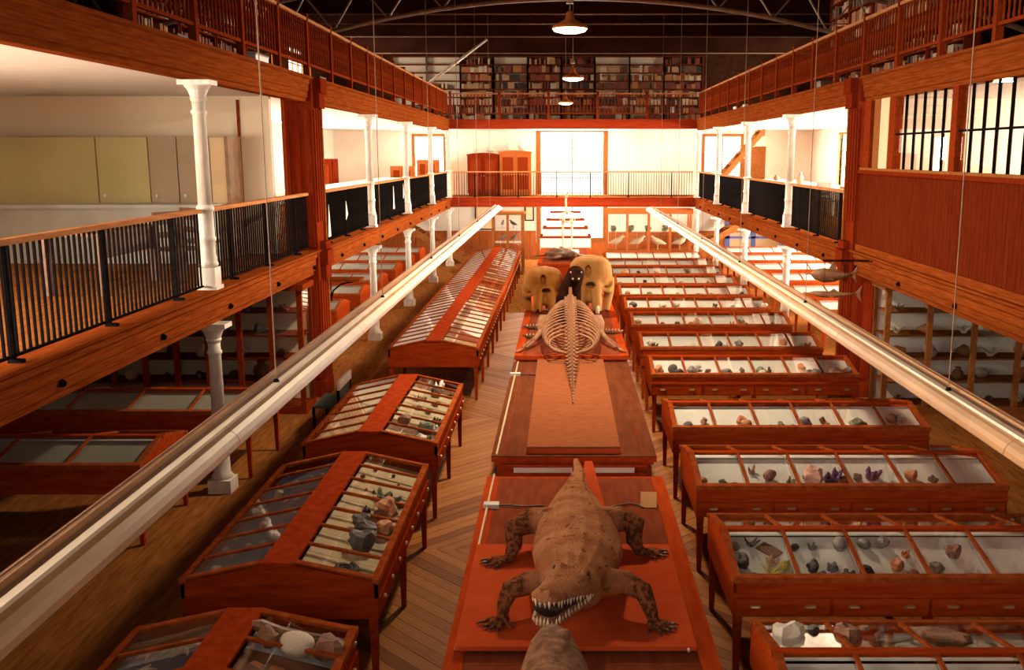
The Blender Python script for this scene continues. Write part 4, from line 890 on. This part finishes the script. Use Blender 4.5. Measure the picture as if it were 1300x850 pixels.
tag(MB().tube([(.45, 9.75, .762), (.55, 9.86, .762), (.70, 9.92, .762), (.80, 9.88, .762), (.84, 9.80, .762)], .008, 6).build('black_lead', 'black'), 'thin black lead lying on the table right of the crocodile tail', 'cable')
e = thing('name_card', 'small orange-tan card leaning on the table behind the crocodile', 'card', (.90, 9.82, .752), R(-4)); o = B(-.085, .085, -.008, .008, 0, .22).build('card', 'label_tan', e); o.rotation_euler = (R(-62), 0, 0)
# stepped stand at the far window
ss = thing('stepped_stand', 'white stepped display stand with red step edges before the far window', 'stand', (.1, 37.6, 0))
for k, (w, z0, z1) in enumerate(((.95, 0, 1.35), (.85, 1.35, 1.66), (.72, 1.66, 1.95), (.58, 1.95, 2.22))):
    B(-w, w, -.8+k*.4, .8, z0, z1-.05).build('step', 'paper_white', ss); B(-w-.01, w+.01, -.81+k*.4, .8, z1-.05, z1).build('step_edge', 'rail_wood', ss)
# chair with pale back beside the left glazed cabinet
e = thing('folding_chair', 'chair with pale slatted back and green seat beside the left glazed cabinet', 'chair', (-3.72, 15.6, 0))
B(.15, .19, -.45, .45, .72, .86).build('backrest', 'paper_white', e); B(-.25, .17, -.43, .43, .42, .46).build('seat', 'green', e); B(.14, .17, -.42, .42, .5, .68).build('back_panel', 'green', e)
for y in (-.42, .42):
    for x in (-.24, .15): B(x-.02, x+.02, y-.02, y+.02, 0, .44).build('leg', 'iron', e)
    B(.14, .18, y-.02, y+.02, .44, .8).build('back_post', 'iron', e)

# ------------------------------------------------------------------ crocodile
def hide(name, back, back2, spot, belly, zb0, zb1, scale_cells=34, bump=1.0):
    """mottled scaly skin; the animal's own paler belly colour below zb0 (object space)"""
    m, nt, p = newmat(name); L = nt.links.new
    tc = N(nt, 'ShaderNodeTexCoord')
    n1 = N(nt, 'ShaderNodeTexNoise'); n1.inputs['Scale'].default_value = 4; n1.inputs['Detail'].default_value = 6
    n2 = N(nt, 'ShaderNodeTexNoise'); n2.inputs['Scale'].default_value = 13; n2.inputs['Detail'].default_value = 2
    vo = N(nt, 'ShaderNodeTexVoronoi'); vo.inputs['Scale'].default_value = scale_cells; vo.feature = 'DISTANCE_TO_EDGE'
    for n in (n1, n2, vo): L(tc.outputs['Object'], n.inputs['Vector'])
    r1 = N(nt, 'ShaderNodeValToRGB'); r1.color_ramp.elements[0].color = c4(back); r1.color_ramp.elements[1].color = c4(back2); r1.color_ramp.elements[0].position = .38; r1.color_ramp.elements[1].position = .66
    L(n1.outputs['Fac'], r1.inputs[0])
    r2 = N(nt, 'ShaderNodeValToRGB'); r2.color_ramp.elements[0].position = .60; r2.color_ramp.elements[1].position = .70
    L(n2.outputs['Fac'], r2.inputs[0])
    mx = N(nt, 'ShaderNodeMixRGB'); L(r2.outputs[0], mx.inputs[0]); L(r1.outputs[0], mx.inputs[1]); mx.inputs[2].default_value = c4(spot)
    sx = N(nt, 'ShaderNodeSeparateXYZ'); L(tc.outputs['Object'], sx.inputs[0])
    mr = N(nt, 'ShaderNodeMapRange'); mr.inputs['From Min'].default_value = zb0; mr.inputs['From Max'].default_value = zb1; L(sx.outputs['Z'], mr.inputs['Value'])
    ax = N(nt, 'ShaderNodeMath', operation='ADD'); ax.inputs[1].default_value = -.12; L(sx.outputs['X'], ax.inputs[0])
    ab = N(nt, 'ShaderNodeMath', operation='ABSOLUTE'); L(ax.outputs[0], ab.inputs[0])
    mg = N(nt, 'ShaderNodeMapRange'); mg.inputs['From Min'].default_value = .27; mg.inputs['From Max'].default_value = .36; L(ab.outputs[0], mg.inputs['Value'])
    mm = N(nt, 'ShaderNodeMath', operation='MAXIMUM'); L(mr.outputs[0], mm.inputs[0]); L(mg.outputs[0], mm.inputs[1])
    m2 = N(nt, 'ShaderNodeMixRGB'); L(mm.outputs[0], m2.inputs[0]); m2.inputs[1].default_value = c4(belly); L(mx.outputs[0], m2.inputs[2])
    n3 = N(nt, 'ShaderNodeTexNoise'); n3.inputs['Scale'].default_value = 26; n3.inputs['Detail'].default_value = 3; L(tc.outputs['Object'], n3.inputs['Vector'])
    r3 = N(nt, 'ShaderNodeValToRGB'); r3.color_ramp.elements[0].position = .42; r3.color_ramp.elements[1].position = .56; L(n3.outputs['Fac'], r3.inputs[0])
    r3.color_ramp.elements[0].color = (.05, .018, .009, 1); r3.color_ramp.elements[1].color = (.26, .085, .035, 1)
    m3 = N(nt, 'ShaderNodeMixRGB'); L(m2.outputs[0], m3.inputs[1]); L(r3.outputs[0], m3.inputs[2])
    mg2 = N(nt, 'ShaderNodeMapRange'); mg2.inputs['From Min'].default_value = .38; mg2.inputs['From Max'].default_value = .44; mg2.inputs['To Max'].default_value = .85; L(ab.outputs[0], mg2.inputs['Value']); L(mg2.outputs[0], m3.inputs[0])
    L(m3.outputs[0], p.inputs['Base Color']); p.inputs['Roughness'].default_value = .6; p.inputs['Specular IOR Level'].default_value = .0
    b = N(nt, 'ShaderNodeBump'); b.inputs['Strength'].default_value = bump; b.inputs['Distance'].default_value = .012
    L(vo.outputs['Distance'], b.inputs['Height']); L(b.outputs[0], p.inputs['Normal'])
    return m
M['croc_hide'] = hide('crocodile_hide', (.30, .115, .052), (.44, .20, .10), (.17, .058, .024), (.48, .13, .022), .93, 1.03)
M['croc_leg'] = M['croc_hide']
cz = .82
cro = thing('crocodile', 'large stuffed crocodile with open jaws standing on the red-orange board', 'crocodile', (0, 0, 0))
bd = MB()
spine = [((.06, 7.05, 1.13), .18, .13), ((.08, 7.25, 1.11), .25, .17), ((.11, 7.55, 1.08), .34, .21), ((.125, 7.9, 1.06), .39, .225), ((.125, 8.25, 1.06), .38, .215), ((.12, 8.6, 1.06), .33, .20),
         ((.12, 8.95, 1.05), .265, .17), ((.12, 9.3, 1.03), .20, .145), ((.13, 9.6, 1.0), .15, .125), ((.15, 9.88, .99), .11, .11), ((.17, 10.10, 1.0), .07, .095), ((.15, 10.26, 1.05), .03, .07)]
bd.tube([s[0] for s in spine], [(s[1], s[2]) for s in spine], 18, up=(0, 0, 1))
Hb, Ht = Vector((.10, 7.14, 1.155)), Vector((-.15, 6.63, 1.25)); Fd = (Ht-Hb); Sd = Fd.cross(Vector((0, 0, 1))).normalized()
up_r = [(-.12, .19, .13), (0, .215, .13), (.2, .205, .115), (.4, .175, .088), (.6, .145, .066), (.8, .125, .055), (.93, .115, .05), (1.0, .07, .035)]
bd.tube([Hb+Fd*t for t, a, b in up_r], [(a, b) for t, a, b in up_r], 16, up=(0, 0, 1))
lo_r = [(-.1, .17, .08), (0, .205, .07), (.2, .20, .055), (.4, .17, .046), (.6, .14, .042), (.8, .12, .038), (.93, .105, .036), (1.0, .06, .028)]
def lowc(t): return Hb+Fd*t+Vector((0, 0, -.075-.135*max(0, t)))
bd.tube([lowc(t) for t, a, b in lo_r], [(a, b) for t, a, b in lo_r], 16, up=(0, 0, 1))
bd.ball(Hb+Fd*-.05+Vector((0, 0, -.10)), (.20, .19, .13), 12, 8)          # throat and jaw hinge
for s in (-1, 1):
    bd.ball(Hb+Fd*.12+Sd*s*.10+Vector((0, 0, .10)), (.05, .06, .045), 10, 8); bd.ball(Ht-Fd*.06+Sd*s*.035+Vector((0, 0, .045)), (.03, .035, .025), 8, 6)
def limb(pts, rad): bd.tube(pts, rad, 12)
legs = [([(-.08, 7.38, 1.03), (-.28, 7.33, 1.05), (-.42, 7.27, 1.02), (-.465, 7.22, .92), (-.47, 7.15, .862)], [.13, .095, .08, .058, .046], (-.47, 7.12), [(-.64, 7.09), (-.60, 7.02), (-.55, 6.98), (-.49, 6.97), (-.41, 7.03)]),
        ([(.30, 7.38, 1.03), (.50, 7.32, 1.06), (.635, 7.24, 1.02), (.68, 7.16, .92), (.70, 7.08, .862)], [.13, .095, .08, .058, .046], (.71, 7.05), [(.86, 7.06), (.84, 6.99), (.80, 6.95), (.74, 6.92), (.66, 6.95)]),
        ([(-.06, 8.62, 1.04), (-.30, 8.63, 1.07), (-.45, 8.52, 1.03), (-.44, 8.40, .92), (-.47, 8.32, .862)], [.16, .12, .10, .075, .05], (-.49, 8.28), [(-.72, 8.28), (-.72, 8.21), (-.67, 8.15), (-.59, 8.11)]),
        ([(.32, 8.62, 1.04), (.54, 8.68, 1.07), (.67, 8.62, 1.03), (.65, 8.52, .92), (.69, 8.47, .862)], [.16, .12, .10, .075, .05], (.71, 8.45), [(.95, 8.49), (.95, 8.42), (.91, 8.36), (.83, 8.31)])]
tips = []
for pts, rad, c, toes in legs:
    limb(pts, rad); bd.ball((c[0], c[1], .848), (.065, .065, .034), 10, 8)
    for tx, ty in toes:
        mx_, my_ = (c[0]+tx)/2, (c[1]+ty)/2
        bd.tube([(c[0]+(tx-c[0])*.2, c[1]+(ty-c[1])*.2, .852), (mx_, my_, .858), (c[0]+(tx-c[0])*.85, c[1]+(ty-c[1])*.85, .834)], [.024, .021, .015], 8); tips.append((c, (tx, ty)))
for k in range(40):     # rows of horny scutes down neck, back and tail
    t = k/39*(len(spine)-1.3)+.6; i = min(int(t), len(spine)-2); f_ = t-i
    p = Vector(spine[i][0]).lerp(Vector(spine[i+1][0]), f_); rw = spine[i][1]*(1-f_)+spine[i+1][1]*f_; rh = spine[i][2]*(1-f_)+spine[i+1][2]*f_
    for q in ((-.5, -.17, .17, .5) if t < 6.5 else (-.45, .45)):
        z = rh*math.sqrt(1-q*q); big = 1.0 if t < 6 else 1.35
        bd.ball((p.x+q*rw, p.y, p.z+z-.012), (.020*big, .032*big, .022*big), 6, 4)
body = baked('body', bd, 'croc_hide', .0125, parent=cro, smooth_it=2)
mo = MB().tube([Hb+Fd*t+Vector((0, 0, -.04-.065*t)) for t in (-.02, .3, .6, .9)], [(.19, .05), (.17, .055), (.125, .055), (.10, .055)], 12, up=(0, 0, 1)).build('mouth_lining', 'mouth', cro, smooth=True)
tm = MB().tube([(0, 0, .012), (0, 0, -.025), (0, 0, -.055)], [.012, .009, .001], 6).mesh('tooth', 'tooth', True)
def wid(tab, t):
    for (a, b) in zip(tab, tab[1:]):
        if a[0] <= t <= b[0]: return a[1]+(b[1]-a[1])*(t-a[0])/(b[0]-a[0])
    return tab[-1][1]
for k in range(13):
    t = .16+.80*k/12; sz = .55+.4*((k*5) % 3)/2
    for s in (-1, 1):
        for up_, tab in ((True, up_r), (False, lo_r)):
            t2 = t if up_ else min(.97, t+.03)
            c = (Hb+Fd*t2 if up_ else lowc(t2))+Sd*s*wid(tab, t2)*.90+Vector((0, 0, -.018-.03*(1-t2) if up_ else .014))
            o = link('tooth', tm, cro, c); o.scale = (sz, sz, sz); o.rotation_euler = (0 if up_ else R(180), 0, 0)
for s in (-.055, -.02, .02, .055):
    o = link('tooth', tm, cro, Ht-Fd*.015+Sd*s+Vector((0, 0, -.02))); o = link('tooth', tm, cro, lowc(.99)+Sd*s*.8+Vector((0, 0, .012))); o.rotation_euler = (R(180), 0, 0)
for s in (-1, 1): MB().ball(Hb+Fd*.15+Sd*s*.135+Vector((0, 0, .105)), .02, 8, 6).build('eye', 'mouth', cro, smooth=True)
for c, (tx, ty) in tips:
    d = Vector((tx-c[0], ty-c[1], 0)).normalized(); a = Vector((c[0]+(tx-c[0])*.83, c[1]+(ty-c[1])*.83, .838))
    MB().tube([a, a+d*.03+Vector((0, 0, .002)), a+d*.06+Vector((0, 0, -.012))], [.013, .010, .002], 6).build('claw', 'claw', cro, smooth=True)
# stuffed animal whose brown back rises at the lower edge of the picture
fg = MB().tube([(-.02, 4.55, .98), (-.02, 4.8, 1.05), (-.03, 5.1, 1.12), (-.045, 5.45, 1.20), (-.055, 5.7, 1.245), (-.065, 5.88, 1.28), (-.07, 6.0, 1.285), (-.07, 6.07, 1.265)], [(.26, .2), (.30, .24), (.31, .24), (.255, .2), (.20, .165), (.15, .13), (.10, .09), (.05, .05)], 18, up=(0, .2, 1))
fg.tube([(-.02, 4.5, .95), (-.02, 4.2, .9), (-.02, 3.8, .82)], [(.24, .17), (.2, .12), (.06, .05)], 14, up=(0, 0, 1))
fg.tube([(.12, 4.75, .95), (.32, 4.8, .82), (.45, 4.9, .78)], [.1, .07, .03], 10).tube([(-.16, 4.75, .95), (-.36, 4.8, .82), (-.49, 4.9, .78)], [.1, .07, .03], 10)
for k in range(10):
    fg.ball((-.045+rnd.uniform(-.08, .08), 5.2+k*.07, 1.37+.004*k), (.035, .05, .014), 8, 6)
an = thing('stuffed_seal', 'grey-brown stuffed seal with tapering head, on the table before the crocodile jaws', 'seal'); baked('body', fg, 'fur', .018, parent=an)
for s in (-1, 1): MB().ball((-.06+s*.13, 5.80, 1.335), .016, 8, 6).build('eye', 'mouth', an)
MB().ball((-.07, 6.09, 1.265), (.035, .025, .025), 8, 6).build('nose', 'mouth', an)

# ------------------------------------------------------------------ mounted skeleton
sk = thing('sea_mammal_skeleton', 'mounted brown-pink skeleton with round ribcage, tail touching the raised board', 'skeleton')
def sp(y):
    P_ = [(13.06, 1.06), (13.5, 1.07), (14.2, 1.12), (15.0, 1.25), (15.8, 1.43), (16.6, 1.60), (17.5, 1.72), (18.4, 1.74)]
    for a, b in zip(P_, P_[1:]):
        if a[0] <= y <= b[0]: return a[1]+(b[1]-a[1])*(y-a[0])/(b[0]-a[0])
    return P_[-1][1]
for k in range(38):
    y = 13.12+k*.14; g = min(1, .16+max(0, (y-13.3))*.42); z = sp(y)
    mb = MB().tube([(0, -.055, 0), (0, .055, 0)], .075*g, 8).bar((0, -.01, 0), (0, .05*g, .19*g), .05*g+.008, .10*g, up=(0, 1, 0))
    if y > 14: mb.bar((-.11*g, .02, .01), (.11*g, .02, .01), .07*g, .022)
    mb.build('vertebra', 'bone', sk, (.14, y, z))
for k in range(14):
    y = 16.05+k*.165; z = sp(y); env = math.sin(math.pi*(.16+.72*k/13)); wx = .25+.24*env; zb = 1.35-.26*env
    for s in (-1, 1):
        pts = []
        for j in range(12):
            a = math.pi*(.06+.90*j/11); pts.append((.14+s*wx*math.sin(a)**.85, y-.12-.28*(j/11)+(.25 if j == 0 else .1 if j == 1 else 0)*.3, (z+zb)/2+(z-zb)/2*math.cos(a)))
        MB().tube(pts, [.018]+[.026]*9+[.022, .014], 6, flat=.6).build('rib', 'bone', sk, smooth=True)
for s in (-1, 1):
    MB().tube([(.14+s*.42, 17.7, 1.5), (.14+s*.50, 17.5, 1.4), (.14+s*.54, 17.3, 1.28)], [(.16, .02), (.12, .025), (.05, .03)], 10).build('shoulder_blade', 'bone', sk, smooth=True)
    MB().tube([(.14+s*.53, 17.3, 1.29), (.14+s*.62, 17.1, 1.2), (.14+s*.68, 16.95, 1.17)], [.05, .038, .05], 8).build('upper_arm_bone', 'bone', sk, smooth=True)
    for d in (-.03, .03): MB().tube([(.14+s*(.68+d), 16.95, 1.17), (.14+s*(.76+d), 16.8, 1.13), (.14+s*(.80+d), 16.7, 1.11)], [.028, .022, .028], 6).build('forearm_bone', 'bone', sk, smooth=True)
    for q in range(5):
        a = R(-50+q*25); x0 = .14+s*.82; MB().tube([(x0, 16.68, 1.10), (x0+s*.07*math.cos(a), 16.62-.06+.06*math.sin(a), 1.09), (x0+s*.13*math.cos(a), 16.55-.08*math.cos(a), 1.075)], [.018, .015, .010], 6).build('finger_bone', 'bone', sk, smooth=True)
for y in (14.6, 17.0): MB().tube([(.14, y, 1.03 if y < 16 else 1.05), (.14, y, sp(y))], .012, 6).build('mount_rod', 'iron', sk)
# dark stuffed seal rearing up behind the ribcage
dk = thing('stuffed_sea_lion', 'dark brown stuffed sea lion rearing up between ribcage and elephant skulls', 'sea lion')
mb = MB().tube([(.10, 19.64, 1.06), (.10, 19.6, 1.25), (.12, 19.45, 1.55), (.17, 19.3, 1.85), (.23, 19.2, 2.02), (.26, 19.1, 2.12), (.26, 18.98, 2.12)], [(.30, .24), (.30, .22), (.25, .2), (.20, .18), (.18, .17), (.165, .15), (.10, .09)], 16, up=(0, 1, .2))
mb.tube([(.25, 19.08, 2.06), (.25, 18.93, 2.03), (.25, 18.84, 2.01)], [(.12, .10), (.10, .08), (.05, .045)], 12)
mb.tube([(.1, 19.8, 1.31), (.1, 20.1, 1.2), (.1, 20.35, 1.11)], [.25, .14, .05], 12)
for s in (-1, 1): mb.tube([(.1+s*.2, 19.5, 1.35), (.1+s*.34, 19.35, 1.18), (.1+s*.40, 19.2, 1.08)], [.10, .07, .04], 10)
baked('body', mb, 'seal', .02, parent=dk)
for s in (-1, 1): MB().ball((.25+s*.05, 18.86, 2.03), (.028, .02, .018), 8, 6).build('muzzle_pad', 'bone_pale', dk, smooth=True); MB().ball((.255+s*.10, 19.0, 2.14), .018, 8, 6).build('eye', 'plastic', dk)
# elephant skulls
def elephant_skull(lab, loc, w, h, mat, tusk, rz):
    e = thing('elephant_skull', lab, 'skull', loc, rz, 'elephant skulls'); k = w/.95; v = h/1.06; mb = MB()
    def b(c, r): mb.ball((c[0]*k, c[1]*k, c[2]*v), (r[0]*k, r[1]*k, r[2]*v), 18, 12)
    def t(p, r): mb.tube([(a*k, c*k, d*v) for a, c, d in p], [q*k for q in r], 12)
    b((0, .05, .68), (.47, .40, .37)); b((.16, .0, .76), (.30, .32, .27)); b((-.16, .0, .76), (.30, .32, .27)); b((0, -.12, .50), (.32, .27, .27))
    for s in (-1, 1):
        t([(s*.12, -.24, .56), (s*.15, -.36, .38), (s*.17, -.43, .20), (s*.18, -.46, .04)], [.12, .125, .115, .095])
        t([(s*.42, .08, .60), (s*.46, -.05, .46), (s*.40, -.22, .40), (s*.24, -.30, .44)], [.09, .065, .06, .06])
        t([(s*.37, .08, .60), (s*.40, .02, .35), (s*.37, -.10, .14), (s*.36, -.14, .02)], [.15, .11, .085, .07])
        t([(s*.12, .0, .35), (s*.13, -.02, .12), (s*.14, -.05, .05)], [.12, .10, .08])
    b((0, -.36, .28), (.12, .07, .10))
    cut = [MB().ball((.03*k, -.40*k, .52*v), (.11*k, .24*k, .06*v), 14, 10), MB().ball((-.03*k, -.34*k, .78*v), (.075*k, .20*k, .115*v), 12, 8), MB().ball((0, -.46*k, .08*v), (.06*k, .2*k, .12*v), 12, 8)]
    for s in (-1, 1): cut.append(MB().ball((s*.30*k, -.28*k, .33*v), (.065*k, .18*k, .06*v), 12, 8)); cut.append(MB().ball((s*.18*k, -.50*k, .04*v), (.055*k, .12*k, .09*v), 10, 8))
    baked('cranium', mb, mat, .02, cut, parent=e)
    for s in (-1, 1):
        MB().box(s*.13*k-.05, s*.13*k+.05, -.16*k, .06*k, .02, .09).build('molar', 'tooth', e)
        if tusk: MB().tube([(s*.175*k, -.40*k, .30*v), (s*.19*k, -.50*k, .14*v), (s*.20*k, -.56*k, .005)], [.055, .05, .035], 10).build('tusk', 'tooth', e, smooth=True)
elephant_skull('smaller ochre elephant skull, standing beside the lengthwise cases side of the table', (-.42, 21.1, 1.05), .86, .98, 'skull', False, R(6))
elephant_skull('larger pale elephant skull with tusk stumps, behind the dark sea lion', (.60, 21.2, 1.05), .95, 1.22, 'skull2', True, R(-6))
for k, (x, y, s, lab) in enumerate(((-.55, 18.9, 1, 'dark curved jaw bone on the table left of the ribcage, upper one'), (-.52, 17.9, 1, 'dark curved jaw bone on the table left of the ribcage, beside the arm bones'), (.92, 18.4, -1, 'dark curved jaw bone on the table right of the ribcage'))):
    e = thing('jaw_bone', lab, 'bone', (x, y, 1.05), group='jaw bones')
    MB().tube([(-.22*s, .05, .04), (-.1*s, -.06, .035), (.05*s, -.08, .035), (.2*s, -.02, .05), (.26*s, .04, .12)], [.02, .035, .04, .035, .015], 8).build('jaw', 'turtle', e, smooth=True)
    for q in range(5): MB().tube([((-.14+q*.06)*s, -.06, .06), ((-.14+q*.06)*s, -.06, .10)], [.012, .003], 5).build('tooth', 'tooth', e)
# turtle and bird skeleton on the far table
tt = thing('sea_turtle', 'dark stuffed sea turtle lying on the far table before the bird skeleton', 'turtle', (-.05, 32.2, 1.02)); mb = MB()
mb.ball((0, 0, .16), (.50, .62, .15), 20, 12).ball((0, .05, .22), (.38, .48, .16), 18, 10).tube([(0, -.5, .16), (-.05, -.75, .2), (-.06, -.9, .2)], [.13, .11, .06], 12)
for s in (-1, 1): mb.tube([(s*.35, -.4, .12), (s*.6, -.45, .10), (s*.82, -.25, .05)], [(.14, .05), (.12, .035), (.03, .02)], 10); mb.tube([(s*.3, .45, .1), (s*.5, .65, .06), (s*.58, .8, .04)], [(.11, .04), (.08, .03), (.02, .015)], 10)
for s in (-.24, 0, .24): mb.tube([(s, -.45, .26-abs(s)*.2), (s*1.1, 0, .385-abs(s)*.28), (s*.5, .5, .24-abs(s)*.2)], [.02, .03, .015], 6)
baked('body', mb, 'turtle', .025, parent=tt); tt.rotation_euler = (0, 0, R(35))
os_ = thing('bird_skeleton', 'tall pale ostrich-like bird skeleton standing on the far table', 'skeleton', (.16, 34.3, 1.02))
B(-.4, .4, -.45, .45, 0, .05).build('base', 'paper_white', os_)
for s in (-1, 1):
    MB().tube([(s*.14, -.05, .06), (s*.15, -.02, .55)], [.03, .028], 8).build('shank_bone', 'bone_pale', os_, smooth=True); MB().tube([(s*.15, -.02, .55), (s*.16, .12, .98)], [.035, .04], 8).build('shin_bone', 'bone_pale', os_, smooth=True)
    MB().tube([(s*.16, .12, .98), (s*.14, -.08, 1.22)], [.05, .06], 8).build('thigh_bone', 'bone_pale', os_, smooth=True)
    for q in (-.05, .05): MB().tube([(s*.14, -.05, .08), (s*.14+q, -.28, .06)], [.022, .012], 6).build('toe_bone', 'bone_pale', os_, smooth=True)
    for q in range(6): MB().tube([(.02*s, -.15+q*.09, 1.42), (s*.19, -.17+q*.09, 1.32), (s*.14, -.22+q*.09, 1.12), (s*.03, -.25+q*.09, 1.06)], .016, 6).build('rib', 'bone_pale', os_, smooth=True)
    MB().tube([(s*.17, -.2, 1.38), (s*.26, -.05, 1.2), (s*.24, -.12, 1.0)], [.022, .018, .012], 6).build('wing_bone', 'bone_pale', os_, smooth=True)
MB().tube([(0, .45, 1.32), (0, .2, 1.43), (0, -.2, 1.42)], [.05, .10, .06], 10).build('pelvis', 'bone_pale', os_, smooth=True); MB().tube([(0, -.25, 1.08), (0, .1, 1.04)], [(.10, .03), (.14, .03)], 10).build('breastbone', 'bone_pale', os_, smooth=True)
nk = [Vector((0, -.2, 1.42)), Vector((-.02, -.4, 1.45)), Vector((-.05, -.48, 1.62)), Vector((-.06, -.40, 1.80)), Vector((-.03, -.34, 1.98)), Vector((.02, -.38, 2.12))]
for a, b in zip(nk, nk[1:]):
    for q in range(3): p = a.lerp(b, (q+.5)/3); MB().tube([a.lerp(b, q/3), a.lerp(b, (q+.9)/3)], .035, 8).build('neck_vertebra', 'bone_pale', os_, smooth=True)
MB().tube([(.02, -.34, 2.14), (.02, -.42, 2.17), (.02, -.52, 2.15), (.02, -.66, 2.11)], [.04, .06, .04, .008], 10).build('skull', 'bone_pale', os_, smooth=True)
